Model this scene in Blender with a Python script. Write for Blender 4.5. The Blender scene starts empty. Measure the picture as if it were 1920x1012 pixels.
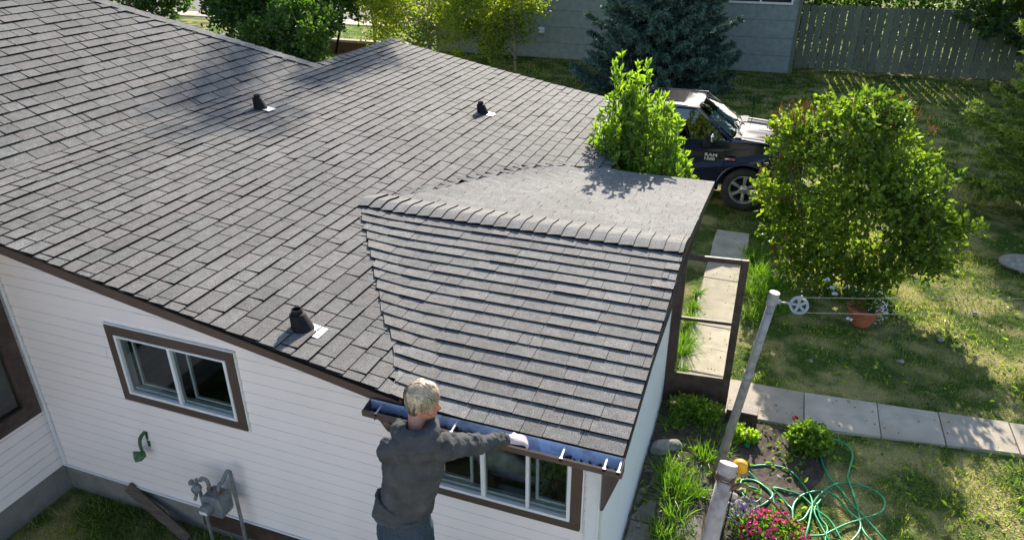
import bpy, bmesh, math, random
import numpy as np
from mathutils import Vector, Matrix
random.seed(7); rng = np.random.default_rng(7)
scene = bpy.context.scene
COL = scene.collection
# ------------------------------------------------------------------ camera
F_PX = 1359.2; PITCH = .4695; YAW = .3513; ROLL = -.0038
CAM = Vector((.7745, -3.9354, 5.5956))
cp, sp, cw, sw = math.cos(PITCH), math.sin(PITCH), math.cos(YAW), math.sin(YAW)
fw = Vector((-sw*cp, cw*cp, -sp)); rt = Vector((cw, sw, 0)); up = rt.cross(fw)
c_, s_ = math.cos(ROLL), math.sin(ROLL)
rr = rt*c_ + up*s_; uu = -rt*s_ + up*c_
cd = bpy.data.cameras.new('camera'); cam = bpy.data.objects.new('camera', cd); COL.objects.link(cam)
cd.sensor_width = 36; cd.lens = F_PX*36/1920; cd.clip_end = 1000; cd.clip_start = .05
cam.matrix_world = Matrix(((rr.x, uu.x, -fw.x, CAM.x), (rr.y, uu.y, -fw.y, CAM.y), (rr.z, uu.z, -fw.z, CAM.z), (0, 0, 0, 1)))
scene.camera = cam
# ------------------------------------------------------------------ light
SUN_EL = math.radians(27); SUN_AZ = math.radians(-5)       # azimuth from +Y towards +X
w = bpy.data.worlds.new("World"); scene.world = w; w.use_nodes = True
nt = w.node_tree; bg = nt.nodes['Background']
sky = nt.nodes.new('ShaderNodeTexSky'); sky.sky_type = 'NISHITA'; sky.sun_disc = False
sky.sun_elevation = SUN_EL; sky.sun_rotation = SUN_AZ
nt.links.new(sky.outputs[0], bg.inputs[0]); bg.inputs[1].default_value = .125
sl = bpy.data.lights.new('sun', 'SUN'); sl.energy = 5.0; sl.angle = math.radians(.5); sl.color = (1, .91, .78)
sun = bpy.data.objects.new('sun', sl); COL.objects.link(sun)
sd = Vector((math.sin(SUN_AZ)*math.cos(SUN_EL), math.cos(SUN_AZ)*math.cos(SUN_EL), math.sin(SUN_EL)))
sun.rotation_euler = sd.to_track_quat('Z', 'Y').to_euler()
sun.location = sd*60
vs = scene.view_settings; vs.view_transform = 'Standard'; vs.look = 'None'; vs.gamma = 1; vs.exposure = 1.1
scene.render.engine = 'CYCLES'
# ------------------------------------------------------------------ helpers
def V(*a): return np.array(a, float)
class MB:
    def __init__(s): s.v = []; s.f = []; s.m = []; s.c = []; s.n = 0
    def add(s, vs, fs, mi=0, col=.5):
        s.v.append(np.asarray(vs, float).reshape(-1, 3)); k = len(s.v[-1])
        s.f.extend([tuple(i + s.n for i in f) for f in fs])
        s.m.extend([mi]*len(fs) if isinstance(mi, int) else mi)
        s.c.append(np.full(k, col) if np.isscalar(col) else np.asarray(col)); s.n += k
    def quad(s, a, b, c, d, mi=0, col=.5): s.add([a, b, c, d], [(0, 1, 2, 3)], mi, col)
    def box(s, lo, hi, mi=0, col=.5):
        x0, y0, z0 = lo; x1, y1, z1 = hi
        s.add([(x0,y0,z0),(x1,y0,z0),(x1,y1,z0),(x0,y1,z0),(x0,y0,z1),(x1,y0,z1),(x1,y1,z1),(x0,y1,z1)],
              [(3,2,1,0),(4,5,6,7),(0,1,5,4),(1,2,6,5),(2,3,7,6),(3,0,4,7)], mi, col)
    def bar(s, p, q, wdt, th, upv=(0,0,1), mi=0, col=.5):
        p = V(*p); q = V(*q); d = (q-p)/np.linalg.norm(q-p); u = V(*upv); a = np.cross(d, u); a /= np.linalg.norm(a); b = np.cross(a, d)
        a = a*wdt/2; b = b*th/2
        s.add([p-a-b,p+a-b,p+a+b,p-a+b,q-a-b,q+a-b,q+a+b,q-a+b], [(0,1,2,3),(7,6,5,4),(0,4,5,1),(1,5,6,2),(2,6,7,3),(3,7,4,0)], mi, col)
    def prism(s, poly, d, mi=0, col=.5):
        n = len(poly); a = np.array(poly, float); b = a + V(*d)
        s.add(np.vstack([a, b]), [tuple(range(n))[::-1], tuple(range(n, 2*n))] + [(i, (i+1) % n, n+(i+1) % n, n+i) for i in range(n)], mi, col)
    def tube(s, pts, r, n=8, cap=True, mi=0, col=.5, side=None, r2=None):
        pts = [V(*p) for p in pts]; k = len(pts); R = [r]*k if np.isscalar(r) else list(r)
        R2 = R if r2 is None else ([r2]*k if np.isscalar(r2) else list(r2))
        vs_ = []; pa = None if side is None else V(*side)
        for i in range(k):
            t = pts[min(i+1, k-1)] - pts[max(i-1, 0)]; t = t/(np.linalg.norm(t)+1e-9)
            if pa is None: pa = np.cross(t, V(0, 0, 1) if abs(t[2]) < .9 else V(1, 0, 0))
            a = pa - t*(pa@t); a /= (np.linalg.norm(a)+1e-9); b = np.cross(t, a)
            if side is None: pa = a
            for j in range(n):
                th = 2*math.pi*j/n; vs_.append(pts[i] + a*math.cos(th)*R[i] + b*math.sin(th)*R2[i])
        fs = [(i*n+j, i*n+(j+1) % n, (i+1)*n+(j+1) % n, (i+1)*n+j) for i in range(k-1) for j in range(n)]
        if cap: fs += [tuple(range(n))[::-1], tuple(range((k-1)*n, k*n))]
        s.add(vs_, fs, mi, col)
    def lathe(s, prof, c=(0,0,0), axis='z', n=24, mi=0, col=.5, cap=False):
        vs_ = []
        for r, h in prof:
            for j in range(n):
                t = 2*math.pi*j/n; a, b = r*math.cos(t), r*math.sin(t)
                vs_.append({'z': (a, b, h), 'y': (a, h, -b), 'x': (h, a, b)}[axis])
        vs_ = np.array(vs_) + V(*c); k = len(prof)
        fs = [(i*n+j, i*n+(j+1) % n, (i+1)*n+(j+1) % n, (i+1)*n+j) for i in range(k-1) for j in range(n)]
        if cap: fs += [tuple(range(n))[::-1], tuple(range((k-1)*n, k*n))]
        s.add(vs_, fs, mi, col)
    def build(s, name, mats, parent=None, org=None, smooth=False):
        me = bpy.data.meshes.new(name); v = np.vstack(s.v)
        if org is None and parent is not None: org = parent.get('_o', (0,0,0))
        if org is not None: v = v - V(*org)
        me.from_pydata(v.tolist(), [], s.f); 
        for m_ in (mats if isinstance(mats, (list, tuple)) else [mats]): me.materials.append(m_)
        me.polygons.foreach_set('material_index', s.m)
        if smooth: me.polygons.foreach_set('use_smooth', [True]*len(s.f))
        cc = np.concatenate(s.c); at = me.attributes.new('tone', 'FLOAT', 'POINT'); at.data.foreach_set('value', cc.astype(np.float32))
        me.update(); o = bpy.data.objects.new(name, me); COL.objects.link(o)
        if parent is not None:
            o.parent = parent; o['_o'] = tuple(org)
        elif org is not None: o.location = org
        return o
def tag(o, label=None, cat=None, group=None, kind=None):
    if label: o['label'] = label
    if cat: o['category'] = cat
    if group: o['group'] = group
    if kind: o['kind'] = kind
    return o
def thing(name, label, cat, org=(0,0,0), group=None):
    o = bpy.data.objects.new(name, None); COL.objects.link(o); o.location = org; o['_o'] = tuple(org); o.empty_display_size = .2
    return tag(o, label, cat, group)
def remesh(o, vox=.01, smooth=2, disp=None):
    m = o.modifiers.new('r', 'REMESH'); m.mode = 'VOXEL'; m.voxel_size = vox; m.use_smooth_shade = True
    if smooth: k = o.modifiers.new('s', 'SMOOTH'); k.iterations = smooth; k.factor = .5
    if disp:
        t = bpy.data.textures.new('wr', 'CLOUDS'); t.noise_scale = disp[1]; d = o.modifiers.new('d', 'DISPLACE'); d.texture = t; d.strength = disp[0]; d.texture_coords = 'LOCAL'
    return o
def bevel(o, wd=.005, seg=2):
    b = o.modifiers.new('b', 'BEVEL'); b.width = wd; b.segments = seg; b.limit_method = 'ANGLE'; return o
def mat(name, col, rough=.7, col2=None, scale=8, var=.12, bump=0, bscale=80, metal=0, tone=0, spec=.5, dirt=None, dscale=2, detail=4, stretch=None, coat=0):
    m = bpy.data.materials.new(name); m.use_nodes = True; n = m.node_tree.nodes; l = m.node_tree.links
    b = n['Principled BSDF']; b.inputs['Roughness'].default_value = rough; b.inputs['Metallic'].default_value = metal
    b.inputs['Specular IOR Level'].default_value = spec; b.inputs['Coat Weight'].default_value = coat
    tc = n.new('ShaderNodeTexCoord'); src = tc.outputs['Object']
    if stretch:
        mp = n.new('ShaderNodeMapping'); mp.inputs['Scale'].default_value = stretch; l.new(src, mp.inputs[0]); src = mp.outputs[0]
    nz = n.new('ShaderNodeTexNoise'); nz.inputs['Scale'].default_value = scale; nz.inputs['Detail'].default_value = detail; l.new(src, nz.inputs['Vector'])
    rp = n.new('ShaderNodeMapRange'); rp.inputs[1].default_value = .3; rp.inputs[2].default_value = .7; l.new(nz.outputs[0], rp.inputs[0])
    mx = n.new('ShaderNodeMix'); mx.data_type = 'RGBA'; l.new(rp.outputs[0], mx.inputs[0])
    c2 = col2 if col2 else tuple(x*(1+var*1.6) for x in col); c1 = col if col2 else tuple(x*(1-var) for x in col)
    mx.inputs[6].default_value = (*c1, 1); mx.inputs[7].default_value = (*c2, 1); out = mx.outputs[2]
    if dirt:
        dz = n.new('ShaderNodeTexNoise'); dz.inputs['Scale'].default_value = dscale; dz.inputs['Detail'].default_value = 6; l.new(tc.outputs['Object'], dz.inputs['Vector'])
        dr = n.new('ShaderNodeMapRange'); dr.inputs[1].default_value = .5; dr.inputs[2].default_value = .72; dr.inputs[4].default_value = dirt[3]; l.new(dz.outputs[0], dr.inputs[0])
        dm = n.new('ShaderNodeMix'); dm.data_type = 'RGBA'; l.new(dr.outputs[0], dm.inputs[0]); l.new(out, dm.inputs[6]); dm.inputs[7].default_value = (*dirt[:3], 1); out = dm.outputs[2]
    if tone:
        at = n.new('ShaderNodeAttribute'); at.attribute_name = 'tone'
        mr = n.new('ShaderNodeMapRange'); mr.inputs[3].default_value = 1-tone; mr.inputs[4].default_value = 1+tone; l.new(at.outputs['Fac'], mr.inputs[0])
        mm = n.new('ShaderNodeVectorMath'); mm.operation = 'SCALE'; l.new(out, mm.inputs[0]); l.new(mr.outputs[0], mm.inputs['Scale']); out = mm.outputs[0]
    l.new(out, b.inputs['Base Color'])
    if bump:
        bz = n.new('ShaderNodeTexNoise'); bz.inputs['Scale'].default_value = bscale; bz.inputs['Detail'].default_value = 3; l.new(src, bz.inputs['Vector'])
        bp = n.new('ShaderNodeBump'); bp.inputs['Strength'].default_value = bump; bp.inputs['Distance'].default_value = .01; l.new(bz.outputs[0], bp.inputs['Height']); l.new(bp.outputs[0], b.inputs['Normal'])
    return m
def leafmat(name, c1, c2, trans=.45, rough=.45, tcol=None, spec=.4):
    m = bpy.data.materials.new(name); m.use_nodes = True; n = m.node_tree.nodes; l = m.node_tree.links
    b = n['Principled BSDF']; b.inputs['Roughness'].default_value = rough; b.inputs['Specular IOR Level'].default_value = spec
    at = n.new('ShaderNodeAttribute'); at.attribute_name = 'tone'
    mx = n.new('ShaderNodeMix'); mx.data_type = 'RGBA'; l.new(at.outputs['Fac'], mx.inputs[0]); mx.inputs[6].default_value = (*c1, 1); mx.inputs[7].default_value = (*c2, 1)
    l.new(mx.outputs[2], b.inputs['Base Color'])
    tr = n.new('ShaderNodeBsdfTranslucent'); tm = n.new('ShaderNodeMix'); tm.data_type = 'RGBA'; tm.blend_type = 'MULTIPLY'; tm.inputs[0].default_value = 1
    l.new(mx.outputs[2], tm.inputs[6]); tm.inputs[7].default_value = (*(tcol or (2.0, 2.2, .7)), 1); l.new(tm.outputs[2], tr.inputs[0])
    ms = n.new('ShaderNodeMixShader'); ms.inputs[0].default_value = trans; l.new(b.outputs[0], ms.inputs[1]); l.new(tr.outputs[0], ms.inputs[2])
    l.new(ms.outputs[0], n['Material Output'].inputs['Surface'])
    return m
def glassmat(name, tint=(.75,.85,.85), refl=.22, rough=.02):
    m = bpy.data.materials.new(name); m.use_nodes = True; n = m.node_tree.nodes; l = m.node_tree.links
    n.remove(n['Principled BSDF']); t = n.new('ShaderNodeBsdfTransparent'); t.inputs[0].default_value = (*tint, 1)
    g = n.new('ShaderNodeBsdfGlossy'); g.inputs['Roughness'].default_value = rough
    fr = n.new('ShaderNodeFresnel'); fr.inputs[0].default_value = 1.5
    ad = n.new('ShaderNodeMath'); ad.inputs[1].default_value = refl; l.new(fr.outputs[0], ad.inputs[0])
    ms = n.new('ShaderNodeMixShader'); l.new(ad.outputs[0], ms.inputs[0]); l.new(t.outputs[0], ms.inputs[1]); l.new(g.outputs[0], ms.inputs[2])
    l.new(ms.outputs[0], n['Material Output'].inputs['Surface']); return m

def shingle_mat(name, base, tone=.22):
    m = bpy.data.materials.new(name); m.use_nodes = True; n = m.node_tree.nodes; l = m.node_tree.links
    b = n['Principled BSDF']; b.inputs['Roughness'].default_value = .85; b.inputs['Specular IOR Level'].default_value = .3
    tc = n.new('ShaderNodeTexCoord'); o = tc.outputs['Object']
    def noise(s, d=2):
        z = n.new('ShaderNodeTexNoise'); z.inputs['Scale'].default_value = s; z.inputs['Detail'].default_value = d; l.new(o, z.inputs['Vector']); return z
    g = noise(170, 2); g2 = noise(14, 4); g3 = noise(1.1, 4)
    r1 = n.new('ShaderNodeMapRange'); r1.inputs[1].default_value = .32; r1.inputs[2].default_value = .68; r1.inputs[3].default_value = .32; r1.inputs[4].default_value = 1.72; l.new(g.outputs[0], r1.inputs[0])
    r2 = n.new('ShaderNodeMapRange'); r2.inputs[1].default_value = .3; r2.inputs[2].default_value = .7; r2.inputs[3].default_value = .84; r2.inputs[4].default_value = 1.16; l.new(g2.outputs[0], r2.inputs[0])
    r3 = n.new('ShaderNodeMapRange'); r3.inputs[1].default_value = .3; r3.inputs[2].default_value = .7; r3.inputs[3].default_value = .87; r3.inputs[4].default_value = 1.12; l.new(g3.outputs[0], r3.inputs[0])
    at = n.new('ShaderNodeAttribute'); at.attribute_name = 'tone'
    r4 = n.new('ShaderNodeMapRange'); r4.inputs[3].default_value = 1-tone; r4.inputs[4].default_value = 1+tone; l.new(at.outputs['Fac'], r4.inputs[0])
    def mul(a, c):
        k = n.new('ShaderNodeMath'); k.operation = 'MULTIPLY'; l.new(a, k.inputs[0]); l.new(c, k.inputs[1]); return k.outputs[0]
    f = mul(mul(r1.outputs[0], r2.outputs[0]), mul(r3.outputs[0], r4.outputs[0]))
    # warm / cool tint per tab
    wn = n.new('ShaderNodeMath'); wn.operation = 'MULTIPLY'; wn.inputs[1].default_value = 37.7; l.new(at.outputs['Fac'], wn.inputs[0])
    fr = n.new('ShaderNodeMath'); fr.operation = 'FRACT'; l.new(wn.outputs[0], fr.inputs[0])
    mx = n.new('ShaderNodeMix'); mx.data_type = 'RGBA'; l.new(fr.outputs[0], mx.inputs[0])
    mx.inputs[6].default_value = (base*1.04, base*.985, base*.95, 1); mx.inputs[7].default_value = (base*.99, base*1.0, base*.97, 1)
    sc = n.new('ShaderNodeVectorMath'); sc.operation = 'SCALE'; l.new(mx.outputs[2], sc.inputs[0]); l.new(f, sc.inputs['Scale'])
    l.new(sc.outputs[0], b.inputs['Base Color'])
    bp = n.new('ShaderNodeBump'); bp.inputs['Strength'].default_value = .5; bp.inputs['Distance'].default_value = .004; l.new(g.outputs[0], bp.inputs['Height']); l.new(bp.outputs[0], b.inputs['Normal'])
    return m

M = dict(
 shingle=shingle_mat('shingle', .135, .17), shingle_porch=shingle_mat('shingle_porch', .145, .2), shingle_back=shingle_mat('shingle_back', .165, .12), cap=shingle_mat('shingle_cap', .18, .12),
 bitumen=mat('bitumen', (.012,.011,.011), .95, spec=.1),
 brown=mat('brown_paint', (.085,.055,.042), .5, var=.08, bump=.1, bscale=30, scale=5),
 brown_old=mat('weathered_brown', (.05,.03,.024), .6, var=.25, bump=.3, bscale=60, scale=12, dirt=(.09,.07,.055,.6), dscale=6),
 siding=mat('vinyl_siding', (.88,.785,.75), .5, var=.025, scale=1.2, bump=.06, bscale=25, dirt=(.74,.66,.63,.35), dscale=1.3),
 siding_b=mat('stucco_white', (.74,.76,.78), .75, var=.04, scale=3, bump=.25, bscale=60, dirt=(.6,.6,.58,.3), dscale=3),
 white=mat('white_frame', (.72,.72,.73), .35, var=.04, scale=6),
 alum=mat('aluminium', (.42,.42,.41), .5, metal=.6, var=.1),
 galv=mat('flashing', (.62,.64,.66), .45, metal=.55, var=.12, scale=30, dirt=(.3,.3,.3,.4), dscale=20),
 black=mat('black_plastic', (.010,.010,.011), .7, var=.2, scale=20, spec=.2),
 concrete=mat('concrete', (.44,.385,.30), .9, tone=.14, var=.16, scale=5, bump=.4, bscale=40, dirt=(.28,.23,.17,.7), dscale=2.5),
 found=mat('foundation', (.20,.19,.18), .9, var=.2, scale=4, bump=.6, bscale=25, dirt=(.09,.085,.07,.7), dscale=4),
 glass=glassmat('window_glass', (.62,.72,.72), .05),
 dark=mat('dark_interior', (.03,.033,.03), .8, var=.6, scale=4),
 gutter_in=mat('gutter_inside', (.36,.46,.64), .3, metal=.2, var=.1, scale=10, dirt=(.12,.11,.1,.6), dscale=14),  # blue of the reflected sky is put into the colour of a white interior
 debris=mat('debris', (.02,.015,.01), .95, var=.5, scale=60, bump=.6),
 grey_paint=mat('meter_grey', (.16,.175,.18), .5, var=.15, scale=15, bump=.1, bscale=60, dirt=(.08,.06,.045,.5), dscale=18),
 rust=mat('rust', (.14,.07,.035), .85, var=.35, scale=40),
 green_metal=mat('green_paint', (.03,.10,.045), .4, var=.3, scale=30, dirt=(.22,.2,.14,.6), dscale=25),
 timber=mat('old_timber', (.085,.065,.05), .85, var=.3, scale=6, stretch=(1,8,8), bump=.4, bscale=20),
 pole=mat('pole_grey', (.33,.32,.31), .55, var=.12, scale=12, metal=.2, dirt=(.14,.10,.07,.6), dscale=15),
 pole2=mat('pole_pinkish', (.42,.36,.33), .7, var=.12, scale=14, dirt=(.2,.12,.07,.75), dscale=12, bump=.25, bscale=60),
 hose=mat('hose_green', (.01,.27,.10), .35, var=.15, scale=30),
 terra=mat('terracotta', (.36,.10,.05), .75, var=.15, scale=20, dirt=(.3,.16,.1,.5), dscale=12),
 yellow=mat('yellow_plastic', (.75,.38,.01), .4, var=.1),
 red=mat('red_petal', (.6,.012,.015), .5, var=.2), white_petal=mat('white_petal', (.75,.76,.78), .6, var=.05),
 pink=mat('pink_petal', (.85,.03,.27), .5, tone=.45), stone=mat('stone', (.25,.235,.21), .9, var=.3, scale=12, bump=.6, bscale=30),
 bark=mat('bark', (.09,.07,.05), .9, var=.35, scale=20, bump=.6, bscale=50), bark_pale=mat('bark_pale', (.3,.27,.2), .85, var=.3, scale=20),
 soil=mat('soil', (.055,.042,.032), .95, var=.5, scale=14, bump=.9, bscale=50, dirt=(.11,.09,.06,.8), dscale=5),
 asphalt=mat('asphalt', (.14,.13,.125), .9, var=.2, scale=3, bump=.2),
 neigh=mat('neighbour_stucco', (.25,.28,.275), .9, var=.12, scale=5, bump=.5, bscale=40),
 fence=mat('fence_paint', (.13,.145,.105), .85, tone=.18, var=.2, scale=5, stretch=(6,6,1), bump=.3, bscale=15),
 cotton=mat('hoodie_cloth', (.064,.065,.067), .95, var=.22, scale=9, bump=.9, bscale=16, spec=.2),
 denim=mat('denim', (.035,.052,.068), .9, var=.35, scale=90, bump=.2, bscale=300, spec=.2, dirt=(.05,.07,.09,.5), dscale=12),
 skin=mat('skin', (.42,.19,.125), .5, var=.12, scale=25, bump=.1, bscale=200, dirt=(.5,.17,.12,.4), dscale=18),
 hair=mat('hair', (.44,.355,.25), .45, tone=.85, var=.2, scale=60),
 glove=mat('glove', (.52,.42,.46), .8, var=.1, scale=40, bump=.3, bscale=150), glove_dark=mat('glove_cuff', (.03,.028,.05), .8),
 eye=mat('eye', (.16,.10,.08), .4), shoe=mat('shoe', (.04,.035,.03), .6),
 paint=mat('truck_paint', (.007,.011,.024), .09, var=.05, coat=0, spec=.5, dirt=(.016,.017,.02,.35), dscale=3),
 tyre=mat('tyre', (.018,.018,.018), .85, var=.2, scale=30, dirt=(.06,.05,.04,.5), dscale=8), rim=mat('rim', (.5,.5,.5), .28, metal=.85, var=.15),
 chrome=mat('chrome', (.65,.66,.68), .12, metal=1), tint=glassmat('tinted_glass', (.008,.010,.016), .10), wsglass=glassmat('windshield', (.62,.78,.72), .2),
 interior=mat('truck_interior', (.06,.06,.06), .8), shade=mat('sunshade', (.78,.8,.78), .5, var=.15, scale=12, metal=.2),
 blanket=mat('beige_cloth', (.42,.36,.28), .9, var=.25, scale=12, bump=.3), redbox=mat('red_pattern', (.35,.04,.03), .7, col2=(.4,.22,.16), scale=35),
)
LEAF = dict(
 bush=leafmat('leaf_bush', (.06,.125,.022), (.25,.35,.045), .5),
 lilac=leafmat('leaf_lilac', (.028,.07,.017), (.20,.27,.035), .48),
 dark=leafmat('leaf_dark', (.02,.055,.016), (.09,.16,.028), .4),
 poplar=leafmat('leaf_poplar', (.09,.14,.03), (.36,.38,.05), .55),
 seed=leafmat('seedhead', (.10,.065,.03), (.24,.15,.06), .3, tcol=(1.6,1.3,.8)),
 spruce=leafmat('needle_blue', (.04,.085,.065), (.14,.23,.18), .15, .6, (1.2,1.4,1)),
 conifer=leafmat('needle_green', (.08,.15,.04), (.32,.38,.08), .3, .5),
 grass=leafmat('grass_blade', (.022,.065,.011), (.46,.46,.11), .5, .6),
 lush=leafmat('lush_blade', (.045,.115,.016), (.16,.27,.035), .5, .4),
 lav=leafmat('lavender', (.10,.08,.17), (.2,.16,.3), .3, tcol=(1.2,1,1.5)),
)
# ------------------------------------------------------------------ foliage helpers
def unit(a): return a/(np.linalg.norm(a, axis=-1, keepdims=True)+1e-9)
def leaves(mb, P, D, L, W, tone, fold=.25, curl=.2, flat=None):
    n = len(P); P = np.asarray(P); D = unit(np.asarray(D)); L = np.broadcast_to(L, n)[:, None]; W = np.broadcast_to(W, n)[:, None]
    R = rng.normal(size=(n, 3)); 
    if flat is not None: R = R*(1-flat) + V(0, 0, 1)*flat*2
    S = unit(np.cross(D, R)); N = np.cross(S, D)
    b = P; l1 = P+D*L*.33+S*W*.5+N*W*fold; l2 = P+D*L*.68+S*W*.42+N*(W*fold-L*curl*.4); t = P+D*L-N*L*curl
    r2 = P+D*L*.68-S*W*.42+N*(W*fold-L*curl*.4); r1 = P+D*L*.33-S*W*.5+N*W*fold
    vs_ = np.stack([b, l1, l2, t, r2, r1], 1).reshape(-1, 3)
    k = np.arange(n)*6; fs = np.concatenate([np.stack([k, k+1, k+2, k+3], 1), np.stack([k, k+3, k+4, k+5], 1)]).tolist()
    mb.add(vs_, fs, 0, np.repeat(np.clip(tone, 0, 1), 6))
def blades(mb, P, D, L, W, tone, bend=.3):
    n = len(P); D = unit(np.asarray(D)); L = np.broadcast_to(L, n)[:, None]; W = np.broadcast_to(W, n)[:, None]
    S = unit(np.cross(D, rng.normal(size=(n, 3)))); N = np.cross(S, D)
    m = P+D*L*.55+N*L*bend*.25; t = P+D*L+N*L*bend
    vs_ = np.stack([P+S*W*.5, P-S*W*.5, m-S*W*.4, m+S*W*.4, t], 1).reshape(-1, 3); k = np.arange(n)*5
    fs = np.stack([k, k+1, k+2, k+3], 1).tolist() + np.stack([k+3, k+2, k+4], 1).tolist()
    mb.add(vs_, fs, 0, np.repeat(np.clip(tone, 0, 1), 5))
def ell_pts(n, c, r, outer=.45):
    d = unit(rng.normal(size=(n, 3))); rad = rng.uniform(0, 1, (n, 1))**outer
    return V(*c) + d*rad*V(*r), d
def crown(mb, clumps, ntw, per, L, W, spread, tone=(.1, .9), up_=.2, droop=0, twig=None, outer=.4):
    """clumps: (centre, radii). twigs in each clump, leaves round every twig"""
    vol = np.array([(r[0]*r[1]*r[2])**.67 for c, r in clumps]); cnt = (ntw*vol/vol.sum()).astype(int)+1
    for (c, r), k in zip(clumps, cnt):
        P, d = ell_pts(k, c, r, outer); out = unit(d + V(0, 0, up_) + rng.normal(size=(k, 3))*.3)
        ct = rng.uniform(-.28, .28); tt = rng.uniform(0, .35, k)
        Pp = np.repeat(P, per, 0); oo = np.repeat(out, per, 0); s = np.tile(np.linspace(-.5, .5, per), k)[:, None]
        base = Pp + oo*s*spread + rng.normal(size=Pp.shape)*spread*.18
        D = unit(oo*.7 + rng.normal(size=Pp.shape)*.75 + V(0, 0, -droop))
        n = len(base); tn = rng.uniform(tone[0], tone[1], n)*.65 + np.repeat(tt, per)+ct
        leaves(mb, base, D, rng.uniform(.7, 1.2, n)*L, rng.uniform(.75, 1.15, n)*W, tn)
        if twig is not None:
            for i in range(0, k, 3): twig.tube([P[i]-out[i]*spread*1.1, P[i]+out[i]*spread*.5], [.006, .002], 4, False)
def branches(mb, base, h, clumps, r0, n=6, lean=(0, 0)):
    b = V(*base); top = b + V(lean[0], lean[1], h)
    pts = [b + (top-b)*t + V(*(rng.normal(size=2)*.04*h*t*(1-t)), 0) for t in np.linspace(0, 1, 7)]
    mb.tube(pts, [r0*(1.25 if i == 0 else 1-.8*i/6) for i in range(7)], 9)
    for c, r in clumps:
        c = V(*c); t = np.clip((c[2]-b[2])/h*.6, .12, .9); s = b+(top-b)*t; mid = (s+c)/2 + V(0, 0, -.06*h)*.5
        mb.tube([s, mid, c], [r0*.42*(1.1-t), r0*.25*(1.1-t), r0*.08], 6)
        for k in range(3):
            e = c + rng.normal(size=3)*V(*r)*.55; mb.tube([mid*.4+c*.6, e], [r0*.12, r0*.03], 5)
def make_tree(name, label, cat, base, h, clumps, leaf, ntw, per, L, W, spread, r0, bark='bark', group=None, droop=0, tone=(.1, .9), multi=None, outer=.4, lean=(0,0)):
    t = thing(name, label, cat, base, group)
    b = MB(); 
    if multi:
        for dx, dy, hh in multi: branches(b, (base[0]+dx, base[1]+dy, base[2]-.05), hh, random.sample(clumps, min(3, len(clumps))), r0, lean=(dx*2, dy*2))
    else: branches(b, (base[0], base[1], base[2]-.05), h, clumps, r0, lean=lean)
    b.build('trunk', M[bark], t, smooth=True)
    m = MB(); crown(m, clumps, ntw, per, L, W, spread, tone, droop=droop, outer=outer); m.build('crown', LEAF[leaf], t)
    return t
# ------------------------------------------------------------------ roof geometry
ZE = 2.4737; XE = -1.146; SM = .1797; cM = 1/math.hypot(1, SM)
YN, YF, XR = -.3604, 8.18, -6.0
def zM(x): return 2.6438 - SM*(x+2.0927)
ZR = zM(XR)
sA = .3467/2.5163; sB = .3467/2.7775
def zA(y): return ZE + sA*(y+.3486)
def zB(y): return ZE + sB*(4.9452-y)
YR, ZP, XA = 2.1677, 2.8204, .2092
def xbA(y): return np.interp(y, [-.40, -.32, -.035, .389, .961, 1.666, 2.0, 2.25], [-1.44, -1.455, -1.564, -1.895, -2.32, -2.813, -3.026, -3.05])
def xbB(y): return np.interp(y, [2.1, 2.218, 2.51, 3.12, 3.73, 4.3, 4.67, 5.0], [-3.04, -3.03, -2.805, -2.52, -2.24, -1.95, -1.64, -1.15])
def sag(x, y): return .006*math.sin(1.9*x+.6*y)+.006*math.sin(.9*y-1.1*x)
def mapM(u, v, h):
    x = XE + .02 - v*cM; return V(x + h*SM*cM, u, zM(x) + h*cM + (sag(x, u) if x > XR+.3 else 0))
def lift(d, dl): return dl*max(0, 1-max(d, 0)/.55)**2
def mapA(u, v, h):
    cA = 1/math.hypot(1, sA); y = -.3686 + v*cA; z = zA(y); b = float(xbA(y)); z += lift(u-b, max(0, zM(b)-z)+.012); return V(u, y - h*sA*cA, z + h*cA)
def mapB(u, v, h):
    cB = 1/math.hypot(1, sB); y = 4.9652 - v*cB; z = zB(y); b = float(xbB(y)); z += lift(u-b, max(0, zM(b)-z)+.012); return V(u, y + h*sB*cB, z + h*cB)
SU = .524; cU = 1/math.hypot(1, SU)
def mapU(u, v, h):
    x = XR - v*cU; return V(x + h*SU*cU, u, ZR + (XR-x)*SU + h*cU)
def shingles(mb, fmap, rows, v0, ex, segs, wid, gap, th, over=.02, jag=0.0, minw=.05, step=.5):
    nx = [(0, 0)]
    for r in range(rows):
        a = v0 + r*ex; b = a + ex
        for (lf, rf) in segs(a, b):
            u = lf[0] - rng.uniform(0, wid[1]) ; end = max(rf)
            while u < end:
                wv = rng.uniform(*wid) if rng.uniform() > .07 else rng.uniform(minw, minw*2)
                ua, ub = u + gap/2, u + wv - gap/2; u += wv
                L0, L1 = lf; R0, R1 = rf
                x0, x1 = max(ua, L0), min(ub, R0); y0, y1 = max(ua, L1), min(ub, R1)
                if x1-x0 < .01 and y1-y0 < .01: continue
                x1 = max(x1, x0+.002); y1 = max(y1, y0+.002)
                t = th*rng.uniform(.9, 1.15) + (th*step if rng.uniform() < .3 else 0); j = rng.normal()*jag; j2 = rng.normal()*jag*.6
                # split long tabs so they follow the sag
                q = [fmap(x0, a+j+j2, t), fmap(x1, a+j-j2, t), fmap(y1, b+over, .0015), fmap(y0, b+over, .0015),
                     fmap(x0, a+j+j2, -.006), fmap(x1, a+j-j2, -.006), fmap(y1, b+over, -.004), fmap(y0, b+over, -.004)]
                mb.add(q, [(0, 1, 2, 3), (4, 5, 1, 0), (5, 6, 2, 1), (7, 4, 0, 3)], [0, 1, 1, 1], float(np.clip(rng.normal(.5, .2), 0, 1)))
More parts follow.
